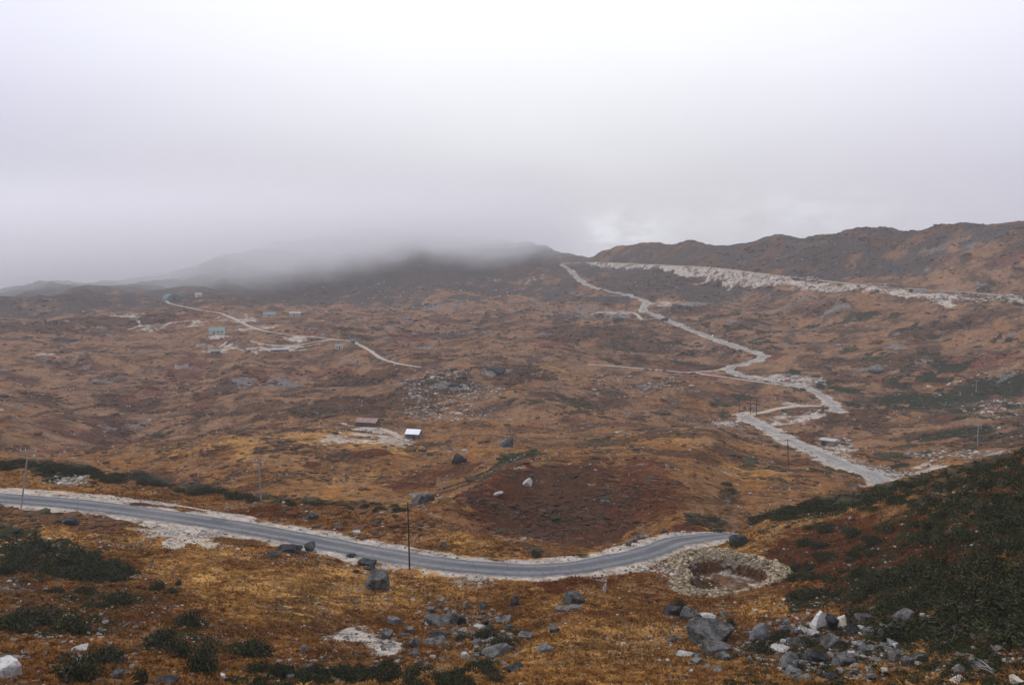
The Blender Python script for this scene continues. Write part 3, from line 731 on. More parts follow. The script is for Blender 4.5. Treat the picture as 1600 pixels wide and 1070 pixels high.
# ------------------------------------------------------------------ mesh helpers
class MB:
    def __init__(s): s.v, s.f = [], []
    def add(s, v, f):
        n = len(s.v); s.v += [tuple(p) for p in v]; s.f += [tuple(i + n for i in q) for q in f]; return s
    def box(s, x0, x1, y0, y1, z0, z1):
        return s.add([(x0,y0,z0),(x1,y0,z0),(x1,y1,z0),(x0,y1,z0),(x0,y0,z1),(x1,y0,z1),(x1,y1,z1),(x0,y1,z1)],
                     [(0,3,2,1),(4,5,6,7),(0,1,5,4),(1,2,6,5),(2,3,7,6),(3,0,4,7)])
    def tube(s, p, q, r0, r1, n=8):
        p, q = Vector(p), Vector(q); d = (q - p).normalized()
        a = d.orthogonal().normalized(); b = d.cross(a)
        V = [p + (a * math.cos(t) + b * math.sin(t)) * r0 for t in [2 * math.pi * k / n for k in range(n)]] + \
            [q + (a * math.cos(t) + b * math.sin(t)) * r1 for t in [2 * math.pi * k / n for k in range(n)]]
        return s.add(V, [(k, (k + 1) % n, n + (k + 1) % n, n + k) for k in range(n)] + [tuple(range(n))[::-1], tuple(range(n, 2 * n))])
    def prism(s, prof, y0, y1):
        """a profile in x,z swept along y"""
        n = len(prof)
        return s.add([(x, y0, z) for x, z in prof] + [(x, y1, z) for x, z in prof],
                     [(k, (k + 1) % n, n + (k + 1) % n, n + k) for k in range(n)] + [tuple(range(n))[::-1], tuple(range(n, 2 * n))])
    def mesh(s, name, smooth_=False):
        me = bpy.data.meshes.new(name); me.from_pydata(s.v, [], s.f); me.update()
        if smooth_: me.polygons.foreach_set("use_smooth", [True] * len(me.polygons))
        return me
    def build(s, name, mat, parent=None, **kw): return put(name, s.mesh(name), mat, parent, **kw)
def empty(name, loc, rz=0.0, label=None, cat=None, group=None):
    o = put(name, None, label=label, cat=cat, group=group); o.location = loc; o.rotation_euler = (0, 0, rz)
    return o
def copy_tree(o, parent=None):
    c = o.copy(); COL.objects.link(c)
    if parent is not None: c.parent = parent
    for ch in list(o.children): copy_tree(ch, c)
    return c
def facing(px):                                     # turn that puts a thing's local -y towards the camera
    return -math.atan2((px - CX) / FPX, 1.0)

# ------------------------------------------------------------------ stone enclosure
def ico(n):
    import bmesh
    bm = bmesh.new(); bmesh.ops.create_icosphere(bm, subdivisions=n, radius=1)
    v = np.array([p.co[:] for p in bm.verts]); f = np.array([[w.index for w in q.verts] for q in bm.faces]); bm.free()
    return v, f
ICO1, ICO2, ICO3, ICO4 = ico(1), ico(2), ico(3), ico(4)
def chunk(seed, base, planes=11, flat=1.0, rough=.05, boxy=0.0):
    """an angular broken stone: a ball cut by random planes, then roughened"""
    rg = np.random.default_rng(seed); v, f = base
    n = rg.normal(size=(planes, 3)); n /= np.linalg.norm(n, axis=1, keepdims=True)
    off = rg.uniform(.42, .85, planes) if planes < 12 else rg.uniform(.6, .95, planes)
    if boxy:                                       # joint planes of the bedrock: a skewed block with its corners knocked off
        bx = np.array([[1,0,0],[-1,0,0],[0,1,0],[0,-1,0],[0,0,1],[0,0,-1]], float) + rg.normal(size=(6, 3)) * boxy
        bx /= np.linalg.norm(bx, axis=1, keepdims=True)
        n = np.concatenate([bx, n[:5]]); off = np.concatenate([rg.uniform(.45, .62, 6), rg.uniform(.60, .80, 5)])
        c_, s_ = math.cos(seed), math.sin(seed); n = n @ np.array([[c_, -s_, 0], [s_, c_, 0], [0, 0, 1]])
    dn = v @ n.T
    with np.errstate(divide='ignore'):
        r = np.where(dn > 1e-3, off / np.maximum(dn, 1e-3), 9).min(axis=1)
    r = np.minimum(r, 1.15)
    r = r * (1 + rough * fbm(v[:, 0] * 2 + v[:, 2] * 1.3 + seed, v[:, 1] * 2 - v[:, 2], .8, 3, .6, seed))
    p = v * r[:, None]; p[:, 2] *= flat
    p = p / np.abs(p).max(axis=0)
    return p, f
def merge(items):
    V, F, n = [], [], 0
    for v, f in items: V.append(v); F.append(f + n); n += len(v)
    return np.concatenate(V), np.concatenate(F)
def scatter_mesh(name, shapes, pos, scale, rot, tint=None, sink=.3):
    """many small pieces as one mesh; shapes is a list of (verts, faces)"""
    V, F, T, n = [], [], [], 0
    which = np.arange(len(pos)) % len(shapes)
    for k, (sv, sf) in enumerate(shapes):
        sel = np.nonzero(which == k)[0]
        if not len(sel): continue
        c, s = np.cos(rot[sel])[:, None], np.sin(rot[sel])[:, None]
        x, y, z = sv[None, :, 0] * scale[sel, 0:1], sv[None, :, 1] * scale[sel, 1:2], sv[None, :, 2] * scale[sel, 2:3]
        v = np.stack([x * c - y * s, x * s + y * c, z], -1) + pos[sel][:, None, :]
        v[:, :, 2] += (scale[sel, 2] * (1 - 2 * sink))[:, None] if sv[:, 2].min() < -.5 else 0
        V.append(v.reshape(-1, 3)); m = len(sv)
        F.append((sf[None] + (np.arange(len(sel)) * m)[:, None, None] + n).reshape(-1, sf.shape[1])); n += len(sel) * m
        if tint is not None: T.append(np.repeat(tint[sel], m, axis=0))
    me = mesh_quads(name, np.concatenate(V), np.concatenate(F), False)
    if tint is not None:
        a = me.attributes.new("tint", 'FLOAT_COLOR', 'POINT')
        t = np.concatenate(T); a.data.foreach_set("color", np.column_stack([t, np.ones(len(t))]).astype(np.float32).ravel())
    return me
def tint_material(name, rough=.95, amount=.35, trans=False):
    m, nt, b = new_mat(name, rough, .03); k = Nodes(nt)
    n = k.noise(3.0, 4, .6, k.pos())
    c = k.attr("tint").outputs["Color"]
    c = k.mix(k.math('MULTIPLY', k.step(n, .4, .7), amount), c, k.mix(1.0, c, (.45, .45, .45), 'MULTIPLY'))
    k.L(c, b.inputs["Base Color"]); return m
M_TINT = tint_material("loose_stone")
CH1 = [chunk(s, ICO1, 8, 1, .03) for s in range(20, 28)]
CH2 = [chunk(s, ICO2, 9, 1, .04) for s in range(30, 38)]
RNG = np.random.default_rng(7)
def build_enclosure():
    root = empty("stone_enclosure", (0, 0, 0), label="ring-shaped bank of heaped pale broken stones around a shallow pit beside the road bend", cat="stone bank")
    n, k = 160, 9
    V = []
    an = np.linspace(0, 2 * np.pi, n, endpoint=False)
    for s in np.linspace(0.95, 1.44, k):
        u0 = np.cos(an); v0 = np.sin(an)
        q = pit_q(u0, v0); rr = (s + .05 * fbm(np.cos(an) * 4, np.sin(an) * 4, 1.2, 3, .6, 5)) / q
        u, v = u0 * rr, v0 * rr
        x = PIT[0] + u * PIT_U[0] + v * PIT_V[0]; y = PIT[1] + u * PIT_U[1] + v * PIT_V[1]
        prof = math.sin(math.pi * min(max((s - .92) / .54, 0), 1)) ** .7
        gapf = 1 - .8 * np.exp(-((an - 3.5) / .25) ** 2)      # an opening on the side of the road
        z = ground_z(x, y) - .15 + prof * (.75 + .35 * fbm(u, v, 2.2, 3, .6, 8) + .15 * np.sin(an)) * gapf
        V.append(np.column_stack([x, y, z]))
    V = np.concatenate(V)
    i = np.arange(k - 1)[:, None] * n; j = np.arange(n)[None, :]; j2 = (j + 1) % n
    q = np.stack([i + j, i + j2, i + n + j2, i + n + j], -1).reshape(-1, 4)
    put("bank", mesh_quads("bank", V, q), M_BANK, root)
    from mathutils.bvhtree import BVHTree
    bv = BVHTree.FromPolygons([Vector(p) for p in V], [tuple(t) for t in q])
    N = 4200
    a = RNG.uniform(0, 2 * np.pi, N); s = RNG.uniform(.95, 1.46, N)
    u0, v0 = np.cos(a), np.sin(a); r = s / pit_q(u0, v0)
    x = PIT[0] + u0 * r * PIT_U[0] + v0 * r * PIT_V[0]; y = PIT[1] + u0 * r * PIT_U[1] + v0 * r * PIT_V[1]
    z = []
    for xx, yy in zip(x, y):
        h = bv.ray_cast(Vector((xx, yy, 50)), Vector((0, 0, -1))); z.append(h[0].z if h[0] is not None else float(ground_z(xx, yy)))
    sc_ = RNG.gamma(2.4, .043, N).clip(.06, .36)
    scale = np.column_stack([sc_ * RNG.uniform(.8, 1.3, N), sc_ * RNG.uniform(.7, 1.1, N), sc_ * RNG.uniform(.5, .9, N)])
    t = RNG.uniform(.45, 1.2, (N, 1)) * np.array([[.38, .305, .205]]); t[::4] *= .4; t[::9] *= [.9, 1.0, .8]
    me = scatter_mesh("stone_facing", CH1, np.column_stack([x, y, z]), scale, RNG.uniform(0, 6.28, N), t, .35)
    put("stone_facing", me, M_TINT, root, kind="stuff")
M_BANK = plain("stony_earth", (.24, .20, .15), .95, .5, 2.5)
build_enclosure()

# ------------------------------------------------------------------ boulders
ROCK_MESH = {}
def rock_mesh(shape, var, mat):
    key = (shape, var, mat)
    if key not in ROCK_MESH:
        pl, fl = {"block": (8, 1), "slab": (7, 1), "point": (7, 1), "round": (18, 1)}[shape]
        v, f = chunk(500 + var * 7 + {"block": 0, "slab": 100, "point": 200, "round": 300}[shape], ICO4, pl, fl, .05, {"block": .28, "slab": .16, "point": .25, "round": 0}[shape])
        if shape == "point": v = v * (1 - .5 * np.clip(v[:, 2:3], -.2, 1)) * [1, 1, 0] + v * [0, 0, 1]
        v = v.copy(); v[:, 2] = v[:, 2] * .5 + .5 - .26        # stands on z 0, a little sunk
        v[:, :2] *= .5
        me = mesh_quads("boulder", v, f, False)
        me.materials.append(ROCKM[mat]); ROCK_MESH[key] = me
    return ROCK_MESH[key]
n_rock = 0
def boulder(px, py, w, h, mat="grey", shape="block", label=None, group=None, roll=0.0, turn=None, depth=.8, cat="boulder", name="boulder"):
    """px, py: middle of the stone in the photograph; w, h: its size there"""
    global n_rock
    c = at(px, py + h * .42)
    if c is None: return None
    r = float(np.linalg.norm(c)); s = r / FPX
    o = bpy.data.objects.new(name, rock_mesh(shape, n_rock % 7, mat)); n_rock += 1
    COL.objects.link(o)
    W, H = w * s * .98, h * s / .76
    D = W * depth
    H = max(.5 * H, (H - .24 * D))
    o.location = (c[0], c[1], float(ground_z(c[0], c[1])))
    rz = facing(px) + (random.uniform(-.35, .35) if turn is None else turn)
    o.rotation_euler = (random.uniform(-.1, .1), roll, rz)
    o.scale = (W, D, H)
    o["label"] = label; o["category"] = cat
    if group: o["group"] = group
    if r < 170: SKIRT.append((c[0], c[1], W, D, rz))
    return o
SKIRT = []
random.seed(5)
BOULDERS = [
 (590,905,40,34,"grey","slab","large flat grey speckled boulder in the grass below the road edge",None,.1),
 (577,876,34,13,"dark","slab","dark flat rock jutting from the lower road edge above the large speckled boulder",None,-.15),
 (578,886,22,9,"dark","block","small dark stone wedged between the road edge rock and the speckled boulder",None,0),
 (452,855,44,18,"dark","block","long dark outcrop under the lower edge of the asphalt road",None,0),
 (424,865,26,8,"dark","slab","thin dark slab lying left of the long roadside outcrop",None,.12),
 (484,853,16,16,"grey","block","small grey upright block right of the long roadside outcrop",None,0),
 (549,866,16,8,"dark","round","dark rounded stone against the road edge left of the jutting flat rock",None,0),
 (556,891,11,7,"dark","block","small dark stone left of the large flat speckled boulder",None,0),
 (108,813,36,13,"dark","block","low dark cracked rock in golden grass below the leaning pole",None,0),
 (489,804,19,14,"grey","round","rounded grey boulder on the grass above the road",None,0),
 (528,819,14,9,"grey","block","grey stone with a tuft beside it above the road",None,0),
 (557,831,13,9,"pale","block","pale stone on a dark heath patch above the road",None,0),
 (693,850,11,11,"grey","block","squarish grey stone on the far gravel verge",None,0),
 (443,785,7,7,"white","round","small white stone in the shrubs on the rim near the crossarm pole",None,0),
 (655,778,30,20,"grey","block","grey split outcrop on the slope above the plain dark pole",None,.1),
 (672,776,16,14,"dark","block","dark block leaning on the right of the split outcrop",None,0),
 (717,715,27,19,"dark","round","dark rounded boulder alone on the slope below the tin roofed hut",None,0),
 (726,703,12,7,"pale","slab","pale slab resting on top of the lone dark boulder",None,-.3),
 (793,691,34,15,"dark","slab","long dark slanting crag at the brow of the red hillside",None,-.55),
 (826,752,20,14,"pale","slab","pale tilted slab standing out on the dark red hillside",None,-.75),
 (830,742,11,5,"grey","block","small grey stone above the pale tilted slab",None,0),
 (776,770,22,7,"pale","slab","thin pale slab lying flat on the dark red hillside",None,-.35),
 (947,782,22,8,"grey","block","low grey stones breaking through the red hillside",None,0),
 (983,848,11,10,"grey","block","first of the row of square kerb stones by the bend, nearest the gully",None,0),
 (992,843,10,9,"grey","block","middle stone of the row of square kerb stones by the bend",None,0),
 (1000,838,12,9,"grey","block","last of the row of square kerb stones by the bend, uphill end",None,0),
 (1010,837,7,5,"pale","block","small pale stone just past the row of kerb stones",None,0),
 (1038,829,13,8,"dark","block","dark stone on the far verge where the road climbs out of the bend",None,0),
 (1068,830,10,4,"pale","slab","flat pale stone at the road end before the spur",None,0),
 (1156,842,30,19,"dark","block","big dark mossy boulder on the spur above the stone ring",None,0),
 (895,932,32,20,"grey","slab","grey slab with a sharp edge in the grass below the road bend",None,.35),
 (899,947,24,10,"grey","block","grey stone under the sharp edged slab below the bend",None,0),
 (880,949,26,9,"grey","block","low grey stone left of the sharp edged slab below the bend",None,0),
 (945,917,8,15,"pale","point","thin pale upright stone beside the culvert mouth",None,0),
 (865,981,20,15,"grey","block","grey stone in golden grass between the shrubs and the sharp slab",None,0),
 (850,1010,36,20,"blue","point","grey wedge shaped stone with a notched top on golden grass",None,.1),
 (825,991,28,14,"grey","slab","grey sloping slab right of the central green shrub",None,-.3),
 (1077,957,38,26,"grey","round","smooth grey boulder above the biggest boulder below the stone ring",None,0),
 (1052,952,30,18,"dark","block","dark stone with dry tufts left of the smooth grey boulder",None,0),
 (1106,986,66,44,"grey","block","biggest boulder, angular and grey, below the stone ring",None,.05),
 (1104,961,26,11,"pale","block","pale block sitting on top of the biggest boulder",None,0),
 (1119,1010,46,22,"grey","slab","broad grey slab in front of the biggest boulder",None,.08),
 (1074,1020,34,9,"pale","slab","long pale flat slab lower left of the biggest boulder",None,0),
 (1133,1026,26,18,"grey","block","grey cracked stone just below the broad slab",None,0),
 (1104,1042,18,12,"blue","block","small bluish stone on the grass below the broad slab",None,0),
 (1190,986,36,30,"blue","point","light bluish pyramid shaped boulder at the edge of the rubble",None,0),
 (1277,968,24,31,"white","point","tall whitish pointed stone standing in the rubble",None,.08),
 (1315,970,22,21,"cream","point","cream coloured pointed stone in the rubble",None,-.05),
 (1299,972,26,28,"dark","block","dark block between the whitish and the cream pointed stones",None,0),
 (1300,999,44,28,"grey","block","large grey boulder in front of the whitish pointed stone",None,.25),
 (1330,982,24,24,"dark","slab","dark slanting slab right of the cream pointed stone",None,.5),
 (1358,985,24,16,"grey","block","grey block at the upper right of the rubble",None,0),
 (1352,962,30,18,"grey","round","grey boulder under the shrubs above the rubble",None,0),
 (1413,963,34,26,"grey","round","rounded grey boulder among dark shrubs beside the orange grass",None,0),
 (1402,980,24,18,"dark","block","dark stone under the rounded grey boulder",None,0),
 (1378,993,20,16,"blue","block","bluish stone between the rubble and the rounded grey boulder",None,0),
 (1277,1026,38,22,"dark","slab","dark blue slab tilted in the middle of the rubble",None,.3),
 (1232,1027,26,24,"blue","point","bluish wedge at the lower left of the rubble",None,.3),
 (1318,1031,32,22,"grey","slab","grey slab with a sharp left edge in the lower rubble",None,.2),
 (1240,1050,26,18,"blue","block","mossy bluish stone below the wedge in the lower rubble",None,0),
 (1218,1012,26,12,"pale","block","pinkish pale stone on the left of the rubble",None,0),
 (1237,1001,18,14,"grey","block","grey stone between two green shrubs in the rubble",None,0),
 (1270,988,26,14,"pale","block","pale crumbling stone at the foot of the whitish pointed stone",None,0),
 (1357,1012,26,12,"grey","slab","flat grey stone on the right of the lower rubble",None,0),
 (1400,1025,22,20,"grey","block","grey upright stone at the right end of the lower rubble",None,0),
 (1412,1032,10,14,"cream","point","small cream stone at the right end of the lower rubble",None,0),
 (1437,1025,20,12,"grey","block","grey stone alone in the low shrubs right of the rubble",None,0),
 (1486,945,18,10,"grey","round","grey rounded stone on a dark shrub bank below the slope",None,0),
 (1500,982,26,9,"dark","slab","dark ledge with a pale top right of the orange grass",None,0),
 (1535,1040,26,12,"grey","slab","grey flat stone beside dead branches in the low shrubs",None,0),
 (1500,1062,28,20,"cream","block","yellowish cream boulder at the bottom among green shrubs",None,.1),
 (1590,1063,20,12,"cream","slab","cream slab in the bottom corner among green shrubs",None,0),
 (8,1046,40,32,"white","slab","big white topped boulder in the bottom corner on orange grass",None,0),
 (185,1052,20,14,"grey","block","grey stone under the dark shrub near the white topped boulder",None,0),
 (125,1012,22,9,"pale","block","pale stones in heather above the dark shrub",None,0),
 (258,1062,40,11,"dark","slab","long dark ledge at the bottom below a big round shrub",None,0),
 (348,1055,9,9,"white","block","small white stone right of the biggest round shrub",None,0),
 (474,1012,14,15,"blue","point","bluish upright stone above the bottom shrubs",None,0),
 (485,1044,16,16,"grey","block","grey stone half buried in the bottom shrubs",None,0),
 (445,1045,18,15,"blue","block","bluish square stone in the bottom shrubs",None,0),
 (616,967,26,13,"blue","slab","bluish stone above the gravel patch",None,0),
 (605,990,18,17,"grey","block","grey stone at the right edge of the gravel patch",None,0),
 (630,992,16,9,"grey","block","low grey stone between the gravel patch and the slabs",None,0),
 (690,968,56,17,"grey","slab","longest grey slab of the central outcrop",None,.28),
 (714,966,30,22,"dark","block","dark cracked block at the right end of the longest slab",None,.1),
 (673,951,16,10,"grey","block","grey stone above the longest slab",None,0),
 (689,936,14,8,"blue","block","bluish stone at the top of the central outcrop",None,0),
 (685,990,42,10,"dark","slab","upper of two parallel slabs under the central outcrop",None,.05),
 (678,1001,42,12,"grey","slab","lower of two parallel slabs under the central outcrop",None,.08),
 (648,1004,16,16,"grey","block","grey block at the left end of the two parallel slabs",None,0),
 (676,1025,11,9,"pale","round","round pale stone below the two parallel slabs",None,0),
 (653,1034,15,12,"blue","block","bluish stone beside the bottom shrubs below the parallel slabs",None,0),
 (686,1045,13,10,"blue","point","small bluish pointed stone under the round pale stone",None,0),
 (668,972,9,9,"white","block","small white stone under the longest slab",None,0),
 (748,977,24,9,"pale","slab","pale flat stone above the central green shrub",None,0),
 (788,968,26,14,"grey","block","grey ridged stone above the right of the central green shrub",None,-.2),
 (747,1001,20,13,"grey","point","grey stone in front of the central green shrub",None,0),
 (775,1015,46,18,"grey","slab","long grey slab sloping under the central green shrub",None,-.22),
 (745,1034,18,14,"grey","point","grey pointed stone below the long sloping slab",None,0),
 (727,1023,14,12,"pale","block","pale stone left of the long sloping slab",None,0),
 (803,1042,34,16,"dark","block","dark hollow outcrop at the bottom of the golden grass",None,0),
 (805,938,18,18,"dark","point","dark stone with scrub under the road above the central shrub",None,0),
 (1113,525,6,5,"white","round","white block on the verge of the upper hairpin road",None,0),
 (780,577,26,13,"dark","block","dark crag on the rocky crest behind the huts",None,0),
 (765,574,18,10,"grey","block","grey crag left of the dark crag on the rocky crest",None,0),
 (705,598,30,9,"grey","block","grey rock step under the rocky crest",None,0),
 (1060,476,22,8,"grey","slab","grey bluff under the new road cutting by the upper bend",None,0),
 (1040,498,14,8,"dark","block","dark crag on the shoulder below the upper bend",None,0),
 (965,497,20,8,"dark","block","dark crag below the track end on the shoulder",None,0),
 (1368,579,22,8,"dark","block","dark outcrop on the slope right of the hairpin",None,0),
 (1280,600,14,9,"dark","round","dark boulder above the dusty turning place",None,0),
]
for b_ in BOULDERS:
    px, py, w, h, mt, shp, lab, grp, roll = b_
    boulder(px, py, w, h, mt, shp, lab, grp, roll)
# smaller stones, by the place they lie in
def stones(n, px, py, hw, hh, s0, s1, mats, label, group, seed, cond=None):
    rg = random.Random(seed)
    k = 0; tries = 0
    while k < n and tries < n * 8:
        tries += 1
        a, q = rg.uniform(0, 6.283), math.sqrt(rg.random())
        x, y = px + hw * q * math.cos(a), py + hh * q * math.sin(a)
        s = s0 + (s1 - s0) * rg.random() ** 2
        if cond and not cond(x, y): continue
        if boulder(x, y, s, s * rg.uniform(.45, .8), rg.choice(mats), rg.choice(["block", "slab", "block", "point"]), label, group, rg.uniform(-.25, .25), rg.uniform(-3, 3), cat="stone", name="stone"): k += 1
stones(150, 1300, 1012, 135, 54, 5, 20, ["grey", "blue", "pale", "dark", "grey"], "small broken stone in the grey rubble below the shrub slope", "small stones of the rubble", 1)
stones(58, 720, 1000, 95, 66, 6, 19, ["grey", "blue", "grey", "dark"], "small grey stone around the central slabs and green shrub", "small stones of the central outcrop", 2)
stones(30, 1085, 1000, 75, 58, 5, 17, ["grey", "pale", "blue"], "small stone in the grass around the biggest boulder", "small stones round the biggest boulder", 3)
stones(16, 520, 1040, 110, 24, 6, 13, ["grey", "blue", "pale"], "small stone in the turf below the gravel patch", "small stones below the gravel patch", 4)
stones(18, 1500, 1000, 95, 65, 5, 12, ["grey", "dark", "pale"], "small stone in the low shrubs at the foot of the spur", "small stones in the low shrubs", 5)

# ------------------------------------------------------------------ loose stones nobody could count
def scatter(n, fn, seed):
    """n ground points drawn from a density over (azimuth, distance)"""
    rg = np.random.default_rng(seed); X = []
    while sum(map(len, X)) < n:
        a = rg.uniform(rad(-37), rad(37), n * 4); r = np.sqrt(rg.uniform(fn[0] ** 2, fn[1] ** 2, n * 4)) if len(fn) < 4 else np.exp(rg.uniform(math.log(fn[0]), math.log(fn[1]), n * 4))
        x, y = r * np.sin(a), r * np.cos(a)
        keep = rg.random(n * 4) < fn[2](x, y, r)
        X.append(np.column_stack([x, y])[keep])
    X = np.concatenate(X)[:n]
    return np.column_stack([X, ground_z(X[:, 0], X[:, 1])]), rg
def mk(name, x, y): return ground_z(x, y, MASK[name])
def build_pebbles():
    def dens(x, y, r):
        p = np.clip(mk("pale", x, y), 0, 1); rk = np.clip(mk("rock", x, y), 0, 1); d = np.clip(mk("dark", x, y), 0, 1)
        road = np.minimum(np.nan_to_num(np.minimum(D_main, D_upper)[tuple(np.round(q).astype(int) for q in grid_ij(x, y))], posinf=99), 99)
        return np.where(road < 2.6, 0, .05 + .3 * np.clip(fbm(x, y, 12, 3, .6, 301), 0, 1) + .25 * p + .6 * rk + .12 * d) * (1 - .75 * np.clip(mk('red', x, y), 0, 1))
    p, rg = scatter(40000, (38, 950, dens, 'log'), 11)
    r = np.hypot(p[:, 0], p[:, 1]); N = len(p)
    s = rg.gamma(2.2, .035, N).clip(.03, .35) * (r / 90) ** .62
    sc_ = np.column_stack([s * rg.uniform(.8, 1.4, N), s * rg.uniform(.7, 1.2, N), s * rg.uniform(.4, .8, N)])
    base = np.where(rg.random((N, 1)) < .45, [[.34, .32, .29]], [[.15, .145, .14]]) * rg.uniform(.6, 1.25, (N, 1))
    put("loose_stones", scatter_mesh("loose_stones", CH1, p, sc_, rg.uniform(0, 6.28, N), base, .35), M_TINT, kind="stuff")
build_pebbles()

# ------------------------------------------------------------------ grass and heath
def build_scree():
    rg = np.random.default_rng(77); P_ = []
    for x0, y0, hw, hh, n in ((690,600,60,30,420),(700,645,70,14,420),(650,615,30,26,160),(745,612,46,12,250),(1000,600,90,25,250),(1500,710,90,7,420),(1405,742,28,6,200),(1560,640,60,16,260),(1310,700,26,16,240),(1375,738,26,10,200),(1250,596,45,10,220),
                              (1135,662,24,5,120),(640,470,200,30,300),(1200,436,80,6,160),(1330,450,90,6,160),(1520,466,80,6,260),(975,417,60,6,60),(110,750,34,9,200),(280,832,70,22,120),(560,1000,60,22,60),(740,910,40,10,140),(1300,1012,135,54,620),(720,1000,95,66,300),(1500,1000,95,65,200),(520,1045,120,24,120),(100,1000,120,56,220),(1110,1000,70,50,140),(1040,888,50,14,240)):
        a, q = rg.uniform(0, 6.283, n), np.sqrt(rg.random(n))
        for x, y in zip(x0 + hw * q * np.cos(a), y0 + hh * q * np.sin(a)):
            c = at(x, y)
            if c is not None and D_main[tuple(int(round(float(t))) for t in grid_ij(c[0], c[1]))] > 2.8: P_.append(c)
    P_ = np.array(P_); P_[:, 2] = ground_z(P_[:, 0], P_[:, 1]); N = len(P_); r = np.hypot(P_[:, 0], P_[:, 1])
    s = rg.gamma(2.2, .00042, N) * r + .03 + np.where(r < 85, rg.gamma(2, .035, N), 0)
    sc_ = np.column_stack([s * rg.uniform(.8, 1.5, N), s * rg.uniform(.7, 1.2, N), s * rg.uniform(.35, .7, N)])
    base = np.array([[.36, .33, .285]]) * rg.uniform(.25, 1.2, (N, 1)) * np.where(r < 85, .55, 1.0)[:, None]
    put("scree", scatter_mesh("scree", CH1, P_, sc_, rg.uniform(0, 6.28, N), base, .3), M_TINT, kind="stuff")
build_scree()
def build_grass():
    def dens(x, y, r):
        p, g = np.clip(mk("pale", x, y), 0, 1), np.clip(mk("green", x, y), 0, 1)
        road = np.nan_to_num(D_main[tuple(np.round(q).astype(int) for q in grid_ij(x, y))], posinf=99)
        clump = sstep(-.35, .4, fbm(x, y, 1.6, 3, .6, 311))
        return np.where((road < 3.6) | (p > .35), 0, (1 - .7 * g) * (.25 + .75 * clump)) * np.clip(62 / r, .15, 1)
    p, rg = scatter(120000, (38, 150, dens), 21)
    N = len(p)
    blades = []
    for k in range(4):
        g = np.random.default_rng(k); V, F = [], []
        for j in range(4):
            a = g.uniform(0, 6.28); w = g.uniform(.10, .2); le = g.uniform(.35, .8); b = g.uniform(-.25, .25, 2)
            d = np.array([math.cos(a), math.sin(a)]); e = np.array([-d[1], d[0]])
            q = len(V)
            V += [(*(b - e * w), 0), (*(b + e * w), 0), (*(b + d * le * .45 + e * w * .6), g.uniform(.5, .8)), (*(b + d * le), g.uniform(.7, 1.0))]
            F += [(q, q + 1, q + 2), (q, q + 2, q + 3)]
        blades.append((np.array(V), np.array(F)))
    s = rg.uniform(.10, .24, N)
    gold, dark, red = mk("gold", p[:, 0], p[:, 1]), np.clip(mk("dark", p[:, 0], p[:, 1]), 0, 1), np.clip(mk("red", p[:, 0], p[:, 1]), 0, 1)
    n = fbm(p[:, 0], p[:, 1], 2.5, 3, .6, 312)
    k = np.clip(gold * .6 + n * .9 + rg.uniform(-.35, .35, N), 0, 1)[:, None]
    c = np.array([[.19, .078, .020]]) * (1 - k) + np.array([[.43, .235, .068]]) * k
    c = c * (1 - red[:, None] * .8) + np.array([[.13, .038, .017]]) * red[:, None] * .8
    c = c * (1 - dark[:, None] * .6) + np.array([[.07, .04, .024]]) * dark[:, None] * .6
    c *= rg.uniform(.65, 1.25, (N, 1))
    put("grass", scatter_mesh("grass", blades, p, np.column_stack([s, s, s * rg.uniform(.6, 1.3, N)]), rg.uniform(0, 6.28, N), c), M_GRASS, kind="stuff")
